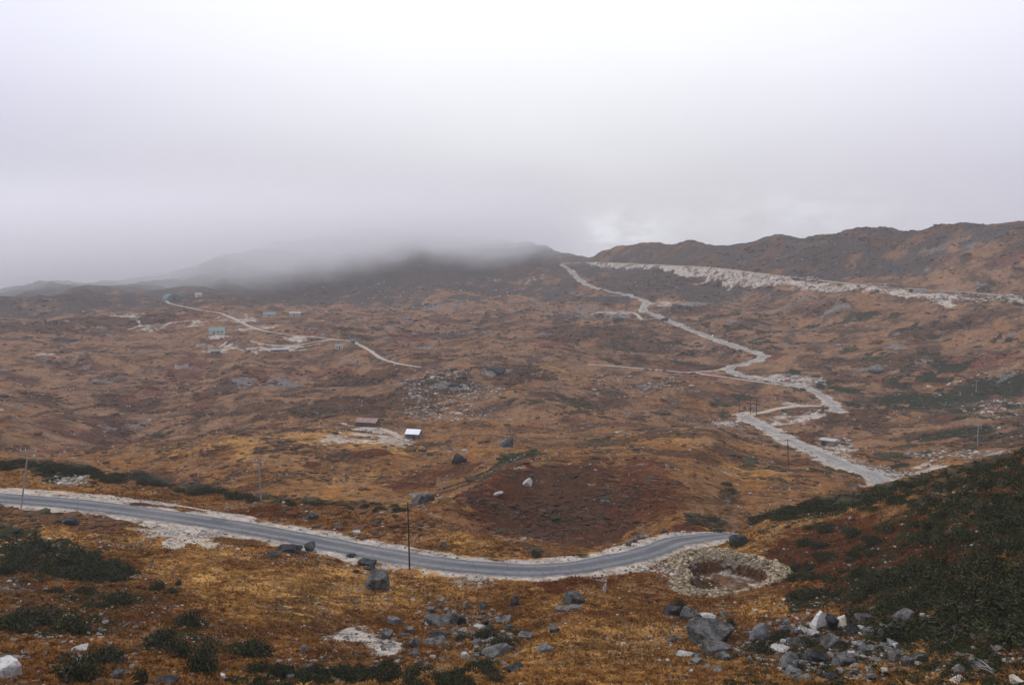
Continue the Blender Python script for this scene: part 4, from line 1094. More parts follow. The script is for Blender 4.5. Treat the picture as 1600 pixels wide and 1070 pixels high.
def build_tussocks():
    def dens(x, y, r):
        p, g = np.clip(mk("pale", x, y), 0, 1), np.clip(mk("green", x, y), 0, 1)
        road = np.nan_to_num(D_main[tuple(np.round(q).astype(int) for q in grid_ij(x, y))], posinf=99)
        return np.where((road < 4) | (p > .3), 0, (1 - .8 * g) * sstep(0.0, .4, fbm(x, y, 5, 3, .6, 331))) * np.clip(70 / r, .2, 1)
    p, rg = scatter(9000, (38, 190, dens), 23); N = len(p)
    tuf = []
    for k in range(5):
        g = np.random.default_rng(50 + k); V, F = [], []
        for j in range(26):
            a = g.uniform(0, 6.28); e = g.uniform(.25, 1.35); L = g.uniform(.6, 1.1); w = .07
            d = np.array([math.cos(a) * math.cos(e), math.sin(a) * math.cos(e), math.sin(e)]); sd = np.array([-math.sin(a), math.cos(a), 0]) * w
            b = np.array([math.cos(a) * .12, math.sin(a) * .12, -.1]); m_ = b + d * L * .6 ; t_ = b + d * L + np.array([d[0] * .25, d[1] * .25, -.22 * L])
            q = len(V); V += [b - sd, b + sd, m_ + sd, m_ - sd, t_]; F += [(q, q + 1, q + 2), (q, q + 2, q + 3), (q + 3, q + 2, q + 4)]
        tuf.append((np.array(V), np.array(F)))
    s = rg.gamma(5, .075, N).clip(.18, .75)
    Q = []
    for x, y, W, D, rz in SKIRT:                       # turf grown up round the stones
        for q in range(int(3 + 5 * W)):
            a = rg.uniform(0, 6.28); u, v = math.cos(a) * W * .52, math.sin(a) * D * .52
            Q.append((x + u * math.cos(rz) - v * math.sin(rz), y + u * math.sin(rz) + v * math.cos(rz), rg.uniform(.12, .15 + .12 * min(W, 2.5))))
    Q = np.array(Q); p = np.concatenate([p, np.column_stack([Q[:, :2], ground_z(Q[:, 0], Q[:, 1])])]); s = np.concatenate([s, Q[:, 2]]); N = len(p)
    red, dark = np.clip(mk("red", p[:, 0], p[:, 1]), 0, 1)[:, None], np.clip(mk("dark", p[:, 0], p[:, 1]), 0, 1)[:, None]
    k = np.clip(mk("gold", p[:, 0], p[:, 1]) * .7 + rg.uniform(-.3, .5, N), 0, 1)[:, None]
    c = np.array([[.13, .055, .018]]) * (1 - k) + np.array([[.38, .19, .055]]) * k
    c = c * (1 - red * .8) + np.array([[.11, .034, .014]]) * red * .8; c = c * (1 - dark * .6) + np.array([[.06, .033, .018]]) * dark * .6
    c *= rg.uniform(.55, 1.2, (N, 1))
    put("tussock_grass", scatter_mesh("tussock_grass", tuf, p, np.column_stack([s, s, s * rg.uniform(.55, .9, N)]), rg.uniform(0, 6.28, N), c), M_GRASS, kind="stuff")
M_GRASS = tint_material("dry_grass", .95, .15)
build_grass(); build_tussocks()
def build_heath():
    """knee-high heath on the slopes beyond: lumps of small twiggy facets"""
    def dens(x, y, r):
        p, d, g, rd = (np.clip(mk(q, x, y), 0, 1) for q in ("pale", "dark", "green", "red"))
        return np.where(p > .3, 0, (.03 + .5 * d + .8 * g + .35 * rd + .2 * np.clip(fbm(x, y, 30, 3, .6, 322), 0, 1)) * sstep(-.1, .35, fbm(x, y, 8, 4, .65, 321))) * (1 - .85 * rd * (r < 240))
    p, rg = scatter(72000, (110, 1000, dens, 'log'), 31)
    N = len(p); r = np.hypot(p[:, 0], p[:, 1])
    d, g, rd = (np.clip(mk(q, p[:, 0], p[:, 1]), 0, 1)[:, None] for q in ("dark", "green", "red"))
    s = rg.gamma(2.2, .15, N).clip(.12, 1.6) * (r / 200) ** .5
    c = np.array([[.115, .062, .034]]) * np.ones((N, 1))
    c = c * (1 - rd) + np.array([[.10, .035, .02]]) * rd
    c = c * (1 - d) + np.array([[.055, .036, .024]]) * d
    c = c * (1 - g) + np.array([[.034, .040, .022]]) * g
    pick = rg.random((N, 1)) < .12
    c = np.where(pick, np.array([[.045, .046, .028]]), c) * rg.uniform(.6, 1.2, (N, 1))
    sc_ = np.column_stack([s * rg.uniform(.8, 1.8, N), s * rg.uniform(.8, 1.3, N), s * rg.uniform(.3, .55, N)])
    lump = [chunk(q, ICO1, 16, 1, .35) for q in range(60, 68)]
    put("heath", scatter_mesh("heath", lump, p, sc_, rg.uniform(0, 6.28, N), c, .3), M_GRASS, kind="stuff")
build_heath()

# ------------------------------------------------------------------ shrubs
def leaf_cloud(seed, n, lobes, size, height):
    g = np.random.default_rng(seed)
    L = [(g.uniform(-.55, .55), g.uniform(-.55, .55), g.uniform(.45, .75), g.uniform(.6, 1.0)) for _ in range(lobes)] + [(0, 0, .8, .9)]
    V = np.zeros((n, 4, 3)); T = np.zeros((n, 3))
    for i in range(n):
        lx, ly, lr, lh = L[g.integers(len(L))]
        d = g.normal(size=3); d[2] = abs(d[2]); d /= np.linalg.norm(d)
        q = g.uniform(.62, 1.06)
        c = np.array([lx + d[0] * lr * q, ly + d[1] * lr * q, d[2] * lh * height * q])
        nrm = d + g.normal(size=3) * .55; nrm /= np.linalg.norm(nrm)
        t = np.cross(nrm, g.normal(size=3)); t /= np.linalg.norm(t); b = np.cross(nrm, t)
        w, l = size * g.uniform(.35, .7), size * g.uniform(.8, 1.5)
        V[i] = [c - t * l * .5, c + b * w * .5, c + t * l * .5 + nrm * size * .12, c - b * w * .5]
        if g.random() < (.04 if size < .12 else .012):
            l, w = size * g.uniform(3, 6), size * .16; V[i] = [c - t * l * .5, c + b * w * .5, c + t * l * .5 + np.array([0, 0, size]), c - b * w * .5]; T[i] = np.array([.13, .115, .10]) * g.uniform(.5, 1.2); continue
        k = g.uniform(); T[i] = np.array([.010, .014, .007]) * (1 - k) + np.array([.050, .062, .027]) * k ** 1.5
        if g.random() < .06: T[i] = (.09, .075, .05) if g.random() < .5 else (.06, .06, .022)
    return V.reshape(-1, 3), np.arange(n * 4).reshape(-1, 4), np.repeat(T, 4, axis=0)
def tinted(name, v, f, t, smooth_=False):
    me = mesh_quads(name, v, f, smooth_)
    a = me.attributes.new("tint", 'FLOAT_COLOR', 'POINT'); a.data.foreach_set("color", np.column_stack([t, np.ones(len(t))]).astype(np.float32).ravel())
    return me
def leaf_material():
    m, nt, b = new_mat("shrub_leaves", .8, .06); k = Nodes(nt)
    c = k.attr("tint").outputs["Color"]
    c = k.mix(k.math('MULTIPLY', k.rnd(), .45), c, k.mix(1.0, c, (1.5, 1.25, 1.0), 'MULTIPLY'))
    c = k.mix(k.math('MULTIPLY', k.step(k.noise(.6, 4, .6, k.pos()), .4, .7), .5), c, k.mix(1.0, c, (.55, .6, .6), 'MULTIPLY'))
    k.L(c, b.inputs["Base Color"]); return m
M_LEAF = leaf_material()
M_TWIG = plain("grey_twigs", (.10, .085, .075), .9, .3, 4)
def make_shrub(var):
    root = empty("shrub", (0, 0, -200)); root["category"] = "shrub"
    v, f, t = leaf_cloud(900 + var, 1500, 4 + var % 3, .10, .62)
    fo = put("foliage", tinted("foliage", v, f, t), M_LEAF, root)
    g = random.Random(var); mb = MB()
    for k in range(16):
        a, e = g.uniform(0, 6.28), g.uniform(.25, 1.1); L = g.uniform(.6, 1.0)
        p = Vector((0, 0, -.1)); q = Vector((math.cos(a) * math.cos(e) * L, math.sin(a) * math.cos(e) * L, math.sin(e) * .6 * L))
        md = p.lerp(q, .5) + Vector((g.uniform(-.1, .1), g.uniform(-.1, .1), .06))
        mb.tube(p, md, .035, .022, 5); mb.tube(md, q, .022, .008, 5)
    mb.build("stem", M_TWIG, root)
    return root
SHRUB = [make_shrub(k) for k in range(6)]
used = set(); n_sh = 0
def shrub(px, py, w, h, label, group=None, turn=None):
    """px, py: middle of the shrub in the photograph; w, h: its size there"""
    global n_sh
    c = at(px, py + h * .3)
    if c is None: return
    k = n_sh % 6; n_sh += 1
    if k in used: o = copy_tree(SHRUB[k])
    else: o = SHRUB[k]; used.add(k)
    r = float(np.linalg.norm(c)); s = r / FPX
    o.location = (c[0], c[1], float(ground_z(c[0], c[1])) - .05)
    W, H = w * s / 2.3, h * s / .75
    o.scale = (W, max(W * .75, H * .7), H); o.rotation_euler = (0, 0, facing(px) + (random.choice([0, math.pi]) + random.uniform(-.3, .3) if turn is None else turn))
    o["label"] = label; o["category"] = "shrub"
    if group: o["group"] = group
SH = [
 (291,968,42,30,"dome shaped dark shrub with a reddish hollow beneath, above the biggest round shrub",None),
 (318,1034,62,50,"biggest round dark green shrub, in stony turf near the bottom",None),
 (255,1000,60,34,"dark spreading shrub between the dome shaped shrub and the biggest round one",None),
 (278,1016,40,28,"dark shrub touching the upper left of the biggest round shrub",None),
 (392,1016,66,32,"wide green shrub on orange turf right of the biggest round shrub",None),
 (243,916,30,18,"small green shrub at the left of the golden grass",None),
 (268,923,28,12,"low green shrub trailing right of the small one by the golden grass",None),
 (278,911,13,9,"tiny green tuft shrub beside white stones",None),
 (178,936,60,20,"flat wide green shrub below the left shrub bank",None),
 (135,922,36,16,"low dark shrub between the shrub bank and the flat wide one",None),
 (150,948,34,16,"low dark shrub under the flat wide one",None),
 (84,924,40,12,"dark heath shrub just under the left shrub bank",None),
 (60,962,80,30,"broad dark shrub at the left on orange turf",None),
 (25,975,60,34,"dark shrub at the left edge beside the broad one",None),
 (110,975,60,26,"grey green shrub right of the broad one at the left",None),
 (118,1046,74,40,"dense dark shrub right of the white topped boulder",None),
 (165,1026,60,28,"dark green shrub behind the dense one near the bottom",None),
 (215,1058,34,26,"small dark shrub by the long dark ledge",None),
 (838,865,18,16,"green tuft shrub in the gully mouth above the road",None),
 (760,990,56,20,"central green shrub among the grey slabs",None),
 (785,1002,50,20,"green shrub spreading right under the central one",None),
 (725,997,32,18,"small green shrub at the left of the central one",None),
 (1062,945,28,18,"green tuft shrub behind the smooth grey boulder",None),
 (1140,972,18,20,"yellow green shrub right of the biggest boulder",None),
 (1188,1012,46,24,"dark shrub under the bluish pyramid boulder",None),
 (1222,992,44,18,"dark shrub among the pale stones at the left of the rubble",None),
 (1266,1004,42,18,"mossy green shrub in the middle of the rubble",None),
 (1338,955,46,20,"dark shrub above the cream pointed stone",None),
 (1142,766,22,10,"bright green shrub on the brown slope above the bend",None),
 (1136,756,26,8,"thin green shrub just above the bright one on the brown slope",None),
 (1088,815,40,9,"dark green shrub at the foot of the brown slope behind the bend",None),
 (1115,810,34,8,"dark green shrub beside the gully right of the other at the slope foot",None),
 (1155,850,40,12,"dark shrub under the mossy boulder on the spur",None),
 (209,744,44,18,"dark bushy shrub on the rim above the gravel verge",None),
]
for a in SH: shrub(*a)
rs = random.Random(3)
for k in range(26):                                    # the low bank of shrubs at the left
    t = rs.random(); x = -15 + 215 * t; y0 = 838 + 46 * t; y1 = 897 + 6 * t
    y = rs.uniform(y0, y1)
    shrub(x, y, rs.uniform(36, 62), rs.uniform(13, 20), "low dark shrub in the dense shrub bank below the road at the left", "shrubs of the left bank")
for k in range(46):                                    # the green edge of the bench
    x = 6 + 400 * rs.random(); y = np.interp(x, [0, 60, 130, 200, 260, 330, 420], [722, 727, 737, 748, 759, 768, 778]) + rs.uniform(-4, 6)
    shrub(x, y, rs.uniform(22, 42), rs.uniform(8, 14), "low green shrub on the rim between the road and the valley", "shrubs along the rim")
for k in range(22):
    x = 425 + 215 * rs.random(); y = np.interp(x, [420, 520, 640], [783, 788, 798]) + rs.uniform(-8, 4)
    shrub(x, y, rs.uniform(14, 30), rs.uniform(5, 9), "small dark shrub on the rim near the crossarm pole", "small shrubs on the rim")
for k in range(40):
    x = rs.uniform(360, 790); y = rs.uniform(1040, 1075) - (0 if x < 600 else 4)
    shrub(x, y, rs.uniform(30, 58), rs.uniform(16, 26), "low green shrub in the belt along the bottom", "shrubs of the bottom belt")
for k in range(46):
    y = rs.uniform(820, 935); x = rs.uniform(1235 + 0.1 * (935 - y), 1470)
    shrub(x, y, rs.uniform(24, 52), rs.uniform(8, 17), "dark shrub scattered in the red heath of the spur", "shrubs on the red heath")
def build_shrub_mass():
    tail = [leaf_cloud(950 + k, 420, 4, .145, .55) for k in range(6)]
    rg = np.random.default_rng(41); pos, size = [], []
    def drop(n, fx, s):
        k = 0
        while k < n:
            x, y = fx(); c = at(x, y)
            if c is None or math.hypot(c[0], c[1]) > 152: k += .2; continue
            pos.append(c); size.append(rg.uniform(*s)); k += 1
    def crest():
        x = rg.uniform(1120, 1800); top = np.interp(x, [1100, 1200, 1280, 1350, 1400, 1470, 1600, 1700], [832, 806, 783, 769, 757, 738, 708, 690])
        th = np.interp(x, [1100, 1200, 1300, 1400, 1500, 1640], [2, 6, 16, 32, 70, 140]); return x, top + abs(rg.normal(0, .6)) * th
    def face():
        x = rg.uniform(1380, 1800); y = rg.uniform(np.interp(x, [1380, 1480, 1640], [880, 800, 760]), 1000); return x, y
    def low():
        x = rg.uniform(1140, 1780); y = rg.uniform(940 + max(0, (1420 - x)) * .30, 1085); return x, y
    drop(540, crest, (.5, 1.7)); drop(560, face, (.5, 1.7)); drop(740, low, (.28, .75))
    V, F, T, n = [], [], [], 0
    for i, (c, s) in enumerate(zip(pos, size)):
        v, f, t = tail[i % 6]; a = rg.uniform(0, 6.28); ca, sa = math.cos(a), math.sin(a)
        w = np.column_stack([(v[:, 0] * ca - v[:, 1] * sa) * s, (v[:, 0] * sa + v[:, 1] * ca) * s, v[:, 2] * s * rg.uniform(.6, .95)])
        w += [c[0], c[1], float(ground_z(c[0], c[1])) - .08]
        V.append(w); F.append(f + n); T.append(t * rg.uniform(.6, 1.15)); n += len(v)
    put("shrub_cover", tinted("shrub_cover", np.concatenate(V), np.concatenate(F), np.concatenate(T)), M_LEAF, kind="stuff", label="dense dark shrub cover on the spur at the right", cat="shrubs")
build_shrub_mass()
def dead_branches(px, py, w, label):
    c = at(px, py); g = random.Random(int(px)); s = float(np.linalg.norm(c)) / FPX; mb = MB()
    root_w = w * s / 2
    for k in range(14):
        p = Vector((g.uniform(-.3, .3) * root_w, g.uniform(-.3, .3) * root_w, .02)); a = g.uniform(0, 6.28)
        for j in range(4):
            a += g.uniform(-.6, .6); q = p + Vector((math.cos(a) * root_w * .28, math.sin(a) * root_w * .28, g.uniform(-.03, .16)))
            mb.tube(p, q, .028 - j * .005, .024 - j * .005, 5); p = q
    o = put("dead_branch", mb.mesh("dead_branch"), plain("bleached_wood", (.42, .39, .35), .9, .3, 4), label=label, cat="branches"); o.location = (c[0], c[1], float(ground_z(c[0], c[1])))
dead_branches(1556, 1052, 34, "bleached dead branches tangled beside the grey flat stone in low shrubs")
dead_branches(1528, 958, 40, "bleached dead twigs heaped on the dark shrub slope above the ledge")

# ------------------------------------------------------------------ power poles
def power_pole(px, py, top, label, mat, arms=1, lean=0.0, thick=.13, group=None):
    """px, py: foot in the photograph; top: height of its tip there"""
    c = at(px, py); h = (py - top) / FPX * float(np.linalg.norm(c)) * 1.05
    root = empty("power_pole", (c[0], c[1], float(ground_z(c[0], c[1]))), facing(px), label, "power pole", group)
    MB().tube((0, 0, -.4), (0, 0, h), thick, thick * .62, 10).build("pole", mat, root)
    for k in range(arms):
        z = h - .35 - k * .75; w = 1.0 - .25 * k
        arm = MB().box(-w, w, thick * .7, thick * .7 + .10, z - .06, z + .06).build("crossarm", mat, root)
        for x in (-w * .9, -w * .3, w * .9) if k == 0 else (-w * .85, w * .85):
            ins = MB(); ins.tube((x, thick * .7 + .05, z + .06), (x, thick * .7 + .05, z + .16), .025, .025, 6)
            ins.tube((x, thick * .7 + .05, z + .16), (x, thick * .7 + .05, z + .24), .07, .055, 8); ins.tube((x, thick * .7 + .05, z + .24), (x, thick * .7 + .05, z + .34), .05, .035, 8)
            ins.build("insulator", M_CERAM, arm)
    root.rotation_euler = (0, lean, facing(px))
    return root
power_pole(33, 793, 719, "leaning grey power pole beside the lower edge of the asphalt road", M_STEEL, 1, .15, .12)
power_pole(408, 781, 723, "grey power pole with two crossarms on the rim above the road", M_STEEL, 2, -.03, .13)
power_pole(640, 889, 791, "plain dark pole without crossarm at the lower edge of the road", M_POLE, 0, -.015, .11)
power_pole(1232, 729, 690, "dark pole beside the stony verge of the dusty road", M_POLE, 1, -.06, .14)
power_pole(1155, 645, 622, "dark single pole left of the twin transformer poles", M_POLE, 1, 0, .16)
power_pole(1527, 697, 669, "grey pole on the orange slope behind the dark spur", M_STEEL, 1, 0, .16)
power_pole(1525, 612, 597, "pale grey pole beside the green strip on the far slope", M_STEEL, 1, 0, .16)
power_pole(1178, 541, 527, "thin grey pole inside the hairpin bend", M_STEEL, 1, 0, .15)
power_pole(1137, 534, 521, "thin grey pole above the road before the hairpin", M_STEEL, 1, 0, .15)
power_pole(1048, 505, 491, "thin grey pole beside the upper road below the shoulder", M_STEEL, 1, 0, .15)
def twin_pole():
    c = at(1177, 648); s = float(np.linalg.norm(c)) / FPX; h = 27 * s; g = 4.2 * s
    root = empty("transformer_pole", (c[0], c[1], float(ground_z(c[0], c[1]))), facing(1177), "twin dark poles joined by beams and carrying a transformer box", "transformer")
    for x in (-g, g): MB().tube((x, 0, -.5), (x, 0, h), .17, .12, 8).build("pole", M_POLE, root)
    for z in (h * .95, h * .62, h * .34): MB().box(-g * 1.35, g * 1.35, -.28, -.16, z - .1, z + .1).build("crossarm", M_POLE, root)
    t = MB(); t.box(-1.0, 1.0, -1.0, -.3, h * .34 + .12, h * .34 + 1.6)
    for k in range(5): t.box(-.9 + k * .4, -.75 + k * .4, -1.15, -1.0, h * .34 + .3, h * .34 + 1.4)
    tb = t.build("transformer_box", M_STEEL, root)
    for x in (-.6, 0, .6): MB().tube((x, -.65, h * .34 + 1.6), (x, -.65, h * .34 + 2.0), .09, .06, 8).build("insulator", M_CERAM, tb)
twin_pole()
def mast(px, py, top, label):
    c = at(px, py)
    if c is None: return
    h = (py - top) / FPX * float(np.linalg.norm(c)); root = empty("mast", (c[0], c[1], float(ground_z(c[0], c[1])) - .3), facing(px), label, "mast")
    MB().tube((0, 0, -1), (0, 0, h), .28, .16, 8).build("pole", M_STEEL, root)
    MB().box(-.9, .9, -.15, .15, h * .86, h * .92).build("crossarm", M_STEEL, root)
mast(909, 411, 400, "thin mast standing on the skyline saddle where the road tops out")
mast(904, 411, 404, "shorter mast beside the taller one on the skyline saddle")

# ------------------------------------------------------------------ huts
def gable_hut(px, py, w_px, label, L, W, hw, hr, yaw, wall, roof, over=.35, door=None, windows=(), name="hut", cat="hut", chimney=False, lift=0.0):
    """px, py: middle of the foot of its front; w_px only documents its size in the photograph"""
    c = at(px, py); z = min(float(ground_z(c[0] + dx, c[1] + dy)) for dx in (-L / 3, 0, L / 3) for dy in (0, W / 2)) + lift
    root = empty(name, (c[0], c[1], z), facing(px) + yaw, label, cat)
    f_ = w_px / FPX * float(np.linalg.norm(c)) / (L + .5 * W * abs(math.sin(yaw))); root.scale = (f_, f_, f_)
    a, b = L / 2, W / 2
    v = [(-a,-b,-1.2),(a,-b,-1.2),(a,b,-1.2),(-a,b,-1.2),(-a,-b,hw),(a,-b,hw),(a,b,hw),(-a,b,hw),(-a,0,hw+hr),(a,0,hw+hr)]
    f = [(0,1,5,4),(1,2,6,9,5),(2,3,7,6),(3,0,4,8,7),(4,5,9,8),(6,7,8,9),(0,3,2,1)]
    MB().add(v, f).build("wall", wall, root)
    sl = hr / b; th = .09; o = over
    prof = [(-(b + o), hw - o * sl + .02), (0, hw + hr + .02), (b + o, hw - o * sl + .02), (b + o, hw - o * sl + .02 + th), (0, hw + hr + .02 + th), (-(b + o), hw - o * sl + .02 + th)]
    rf = MB(); n = 6
    rf.add([(-a - o, y, zz) for y, zz in prof] + [(a + o, y, zz) for y, zz in prof], [(k, (k + 1) % n, n + (k + 1) % n, n + k) for k in range(n)] + [(0,5,4,1),(1,4,3,2),(6,7,10,11),(7,8,9,10)])
    ro = rf.build("roof", roof, root)
    if chimney: MB().box(a * .4, a * .4 + .5, -.25, .25, hw + hr * .6, hw + hr + .8).build("chimney", wall, ro)
    if door is not None:
        d = MB().box(door - .5, door + .5, -b - .05, -b + .02, -.2, min(2.0, hw - .08)).build("door", M_DOOR, root)
        MB().box(door + .3, door + .38, -b - .09, -b - .05, .8, .95).build("handle", M_STEEL, d)
    for x in windows:
        z0, z1 = hw * .42, hw * .82
        fr = MB(); fr.box(x - .55, x + .55, -b - .07, -b + .02, z0 - .07, z0); fr.box(x - .55, x + .55, -b - .07, -b + .02, z1, z1 + .07)
        fr.box(x - .55, x - .48, -b - .07, -b + .02, z0, z1); fr.box(x + .48, x + .55, -b - .07, -b + .02, z0, z1); fr.box(x - .03, x + .03, -b - .07, -b + .02, z0, z1)
        w = fr.build("window", M_FRAME, root)
        MB().box(x - .48, x + .48, -b - .03, -b + .01, z0, z1).build("pane", M_GLASS, w)
    return root
gable_hut(575, 665, 36, "long low shed with a rusty sheet roof and dark walls on the knoll", 8.6, 4.8, 1.9, 1.25, -.42, M_TIMBER, M_RUST, .3, -1.5, ())
gable_hut(647, 684, 24, "small stone hut with a shiny white tin roof beside the bare yard", 4.9, 4.0, 1.9, 1.25, -.38, M_STONEWALL, M_TIN, .3, .8, (-1.2,))
gable_hut(340, 522, 22, "white walled house with a green sheet roof on a bare terrace", 11.0, 6.5, 2.9, 2.4, -.15, M_PLASTER, M_TEAL, .5, -2.2, (1.0, 3.6), "house", "house", True)
gable_hut(310, 463, 9, "tiny whitish hut on the slope right of the arched shelter", 7.0, 5.0, 2.6, 2.2, .2, M_PLASTER, M_GSHEET, .4, 0, (2.2,))
gable_hut(421, 494, 18, "long teal roofed barrack behind the rounded hill", 12, 6, 2.2, 2.0, .1, M_CONC, M_TEAL, .4, -1, (2.5,), "barrack", "barrack")
gable_hut(461, 492, 16, "pale grey roofed barrack right of the long teal roofed one", 11, 6, 2.0, 1.6, .0, M_CONC, M_GSHEET, .4, -1, (2.5,), "barrack", "barrack")
gable_hut(337, 552, 13, "low shed with a faded green roof and an open front below the green roofed house", 6.5, 4, 1.9, 1.0, -.1, M_STONEWALL, M_TEAL, .4, 1.5, (-1.2,))
gable_hut(388, 549, 8, "little hut with pinkish walls beside the lower village track", 4.0, 3.4, 1.7, 1.1, .3, M_BANK, M_GSHEET, .3, 0, ())
gable_hut(437, 549, 26, "long low grey roofed building beside the lower village track", 13, 4.5, 1.6, 1.0, .05, M_STONEWALL, M_GSHEET, .4, -3, (2.5, 4.5))
gable_hut(530, 544, 11, "small whitewashed hut with a teal roof below the track junction", 5.6, 4.2, 2.0, 1.4, -.15, M_PLASTER, M_TEAL, .35, .6, (-1.4,))
gable_hut(551, 535, 8, "tiny teal hut at the track junction", 4.2, 3.4, 1.8, 1.3, .1, M_TEAL, M_DTEAL, .3, .5, ())
gable_hut(938, 492, 8, "small dark hut on the track end of the shoulder", 4.0, 3.0, 1.7, .8, .1, M_TIMBER, M_GSHEET, .3, 0, ())
def ruin(px, py, w, label):
    c = at(px, py); s = float(np.linalg.norm(c)) / FPX; a, b = w * s / 2, w * s * .33
    root = empty("ruined_hut", (c[0], c[1], float(ground_z(c[0], c[1]))), facing(px) + .2, label, "ruin"); g = random.Random(int(px))
    for x0, x1, y0, y1 in ((-a, a, -b, -b + .5), (-a, a, b - .5, b), (-a, -a + .5, -b + .51, b - .51), (a - .5, a, -b + .51, b - .51)):
        mb = MB(); n = 5
        for k in range(n):
            u0, u1 = k / n, (k + 1) / n; h = g.uniform(.5, 2.1)
            if x1 - x0 > y1 - y0: mb.box(x0 + (x1 - x0) * u0, x0 + (x1 - x0) * u1, y0, y1, -1, h)
            else: mb.box(x0, x1, y0 + (y1 - y0) * u0, y0 + (y1 - y0) * u1, -1, h)
        mb.build("wall", M_CONC, root)
ruin(314, 540, 11, "roofless grey walled ruin left of the low green roofed shed")
ruin(284, 574, 17, "pale stone foundation of a fallen hut alone on the lower slope")
def arched_shelter():
    c = at(268, 469); root = empty("arched_shelter", (c[0], c[1], float(ground_z(c[0], c[1]))), facing(268) + .35, "dark green arched shelter at the head of the valley road", "shelter")
    R, Lh, n = 8.0, 8.0, 14
    pts = [(R * math.cos(math.pi * k / n), R * .9 * math.sin(math.pi * k / n)) for k in range(n + 1)]
    inner = [(x * .97, z * .97) for x, z in pts]
    prof = pts + inner[::-1]
    v = [(x, -Lh, z) for x, z in prof] + [(x, Lh, z) for x, z in prof]; m = len(prof)
    f = [(k, (k + 1) % m, m + (k + 1) % m, m + k) for k in range(m)]
    for k in range(n): f += [(k, m - 1 - k, m - 2 - k, k + 1), (m + k, m + k + 1, 2 * m - 2 - k, 2 * m - 1 - k)]
    MB().add(v, f).build("roof", M_DTEAL, root)
    w = MB(); e = [(x * .96, -Lh + .4, z * .96) for x, z in pts]; w.add(e + [(x, -Lh + .7, z) for x, _, z in e], [tuple(range(n, -1, -1)), tuple(range(n + 1, 2 * n + 2))])
    wl = w.build("wall", M_DTEAL, root)
    MB().box(-1.8, 1.8, -Lh + .3, -Lh + .39, 0, 4).build("door", M_DOOR, root)
arched_shelter()
def bunker():
    c = at(1293, 696); root = empty("concrete_shelter", (c[0], c[1], float(ground_z(c[0], c[1])) - .1), facing(1293) - .25, "small roadside shelter with a concrete slab roof and a dark open front", "shelter")
    w = MB(); w.box(-2.6, -2.2, -1.6, 2.4, -1, 2.3); w.box(.1, .5, -1.6, 2.4, -1, 2.3); w.box(2.4, 2.8, -1.4, 2.4, -1, 2.3); w.box(-2.19, 2.39, 2.0, 2.4, -1, 2.3); w.box(.51, 2.39, -1.4, -1.05, -1, 2.3)
    w.build("wall", M_CONC, root)
    MB().box(-3.1, 3.3, -2.2, 2.9, 2.31, 2.65).build("roof", M_CONC, root)
    MB().box(3.35, 6.4, -.6, 2.6, 1.75, 1.95).build("lean_to_roof", M_TIMBER, root)
    p = MB(); p.box(6.1, 6.3, -.4, -.2, -1, 1.74); p.box(6.1, 6.3, 2.2, 2.4, -1, 1.74); p.build("post", M_TIMBER, root)
bunker()
def road_gallery():
    c = at(1430, 457); root = empty("slab_shelter", (c[0], c[1], float(ground_z(c[0], c[1]))), facing(1430), "flat slab roofed shelter built into the pale road cutting", "shelter"); root.scale = (.8, .8, .7)
    w = MB(); w.box(-6.5, -5.6, -1.5, 3, -1, 4); w.box(-2.2, -1.4, -1.5, 3, -1, 4); w.box(8, 9, -1, 3, -1, 4); w.box(-1.39, 7.99, -.9, 0, -1, 3.99); w.build("wall", M_PALECONC, root)
    MB().box(-7.2, 10, -2.6, 4, 4.01, 4.7).build("roof", M_PALECONC, root)
    MB().box(-5.58, -2.22, -.6, -.4, -.5, 3.9).build("door", M_DOOR, root)
road_gallery()
def culvert():
    c = at(933, 906); root = empty("culvert", (c[0], c[1], float(ground_z(c[0], c[1])) - .85), facing(933), "dark culvert mouth of rough stone under the road bend", "culvert")
    w = MB(); w.box(-.95, -.55, -.5, 1.0, -.6, .75); w.box(.55, .95, -.5, 1.0, -.6, .75); w.build("wall", M_STONEWALL, root)
    MB().box(-1.1, 1.1, -.6, .15, .76, .94).build("slab", M_STONEWALL, root)
    MB().box(-.54, .54, .9, 1.0, -.6, .75).build("shade_panel", M_DOOR, root)  # dark panel closes the back, standing for the shade in the hole
culvert()

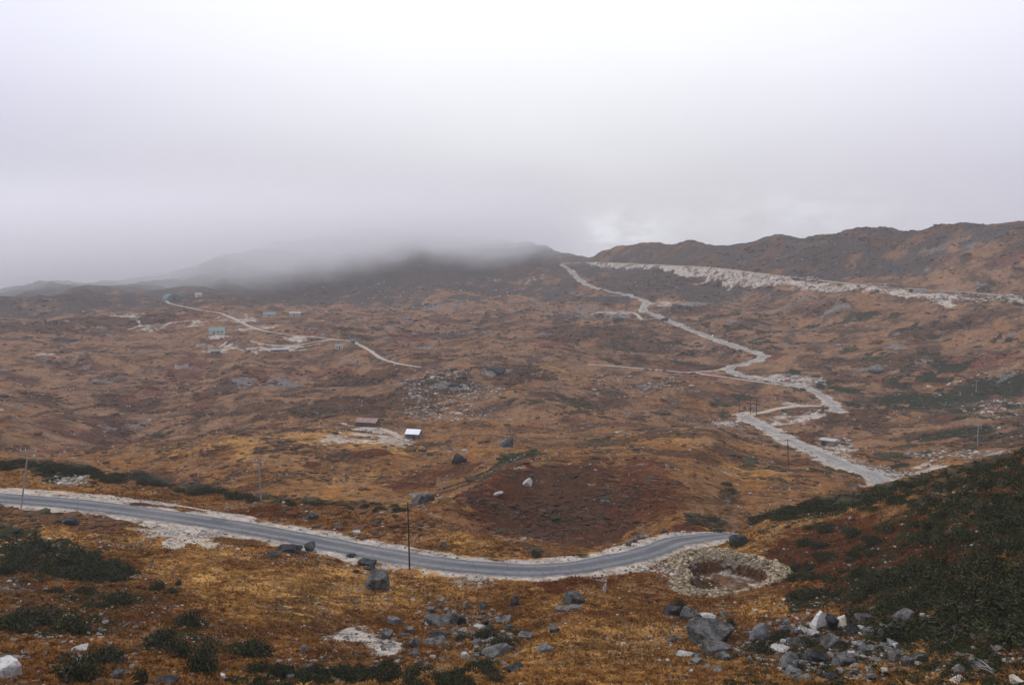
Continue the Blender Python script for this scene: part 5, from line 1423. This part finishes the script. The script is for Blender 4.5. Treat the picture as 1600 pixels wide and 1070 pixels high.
# ------------------------------------------------------------------ cloud on the ridge, haze
def volume_mat(name, density, color, aniso=0.0):
    m = bpy.data.materials.new(name); m.use_nodes = True; nt = m.node_tree; nt.nodes.clear()
    out = nt.nodes.new("ShaderNodeOutputMaterial"); v = nt.nodes.new("ShaderNodeVolumePrincipled")
    v.inputs["Density"].default_value = density; v.inputs["Color"].default_value = (*color, 1); v.inputs["Anisotropy"].default_value = aniso
    nt.links.new(v.outputs[0], out.inputs["Volume"])
    return m, nt, v
def box_mesh(name, lo, hi):
    (x0, y0, z0), (x1, y1, z1) = lo, hi
    v = [(x0,y0,z0),(x1,y0,z0),(x1,y1,z0),(x0,y1,z0),(x0,y0,z1),(x1,y0,z1),(x1,y1,z1),(x0,y1,z1)]
    f = [(0,3,2,1),(4,5,6,7),(0,1,5,4),(1,2,6,5),(2,3,7,6),(3,0,4,7)]
    return mesh_quads(name, np.array(v, float), np.array(f), False)
def build_air():
    m, nt, v = volume_mat("haze", HAZE_D, (.95, .96, 1.0))
    put("haze", box_mesh("haze", (-5300, -60, float(Z.min()) - 1), (5300, 5300, float(Z.max()) + 14)), m, kind="stuff")
    m, nt, v = volume_mat("cloud_fog", 0, (.985, .985, 1.0)); k = Nodes(nt)
    pos = k.pos(); sp = k.N("ShaderNodeSeparateXYZ"); k.L(pos, sp.inputs[0])
    x, y, z = sp.outputs
    # the base of the cloud climbs towards the right and towards the back
    azm = k.math('DIVIDE', x, y)
    base = k.math('ADD', FOG_Z0, k.math('MULTIPLY', k.math('MINIMUM', k.math('ADD', azm, .62), .5), FOG_DZ))
    n = k.noise(.0042, 5, .6, pos)
    base = k.math('ADD', base, k.math('MULTIPLY', k.math('SUBTRACT', n, .5), FOG_WOB))
    base = k.math('ADD', base, k.math('MULTIPLY', k.math('SUBTRACT', k.noise(.014, 4, .6, pos), .5), 70.0))
    up = k.math('MULTIPLY', k.math('SUBTRACT', z, base), 1 / FOG_SOFT, True)
    up = k.math('POWER', up, 1.6)
    top = k.step(z, FOG_TOP, FOG_TOP * .25)
    right = k.step(k.math('ADD', azm, k.math('MULTIPLY', k.math('SUBTRACT', n, .5), .12)), FOG_R1, FOG_R0)
    nearf = k.step(y, 880, 1180)
    d = k.math('MULTIPLY', k.math('MULTIPLY', up, top), k.math('MULTIPLY', right, nearf))
    d = k.math('MULTIPLY', d, FOG_D)
    k.L(d, v.inputs["Density"])
    put("fog", box_mesh("fog", (-2300, 860, -180), (420, 2500, FOG_TOP)), m, kind="stuff")
HAZE_D = 0.00019
FOG_Z0, FOG_DZ, FOG_WOB, FOG_SOFT, FOG_TOP, FOG_D, FOG_R0, FOG_R1 = -112.0, 228.0, 90.0, 45.0, 180.0, 0.0062, -.02, .115
build_air()
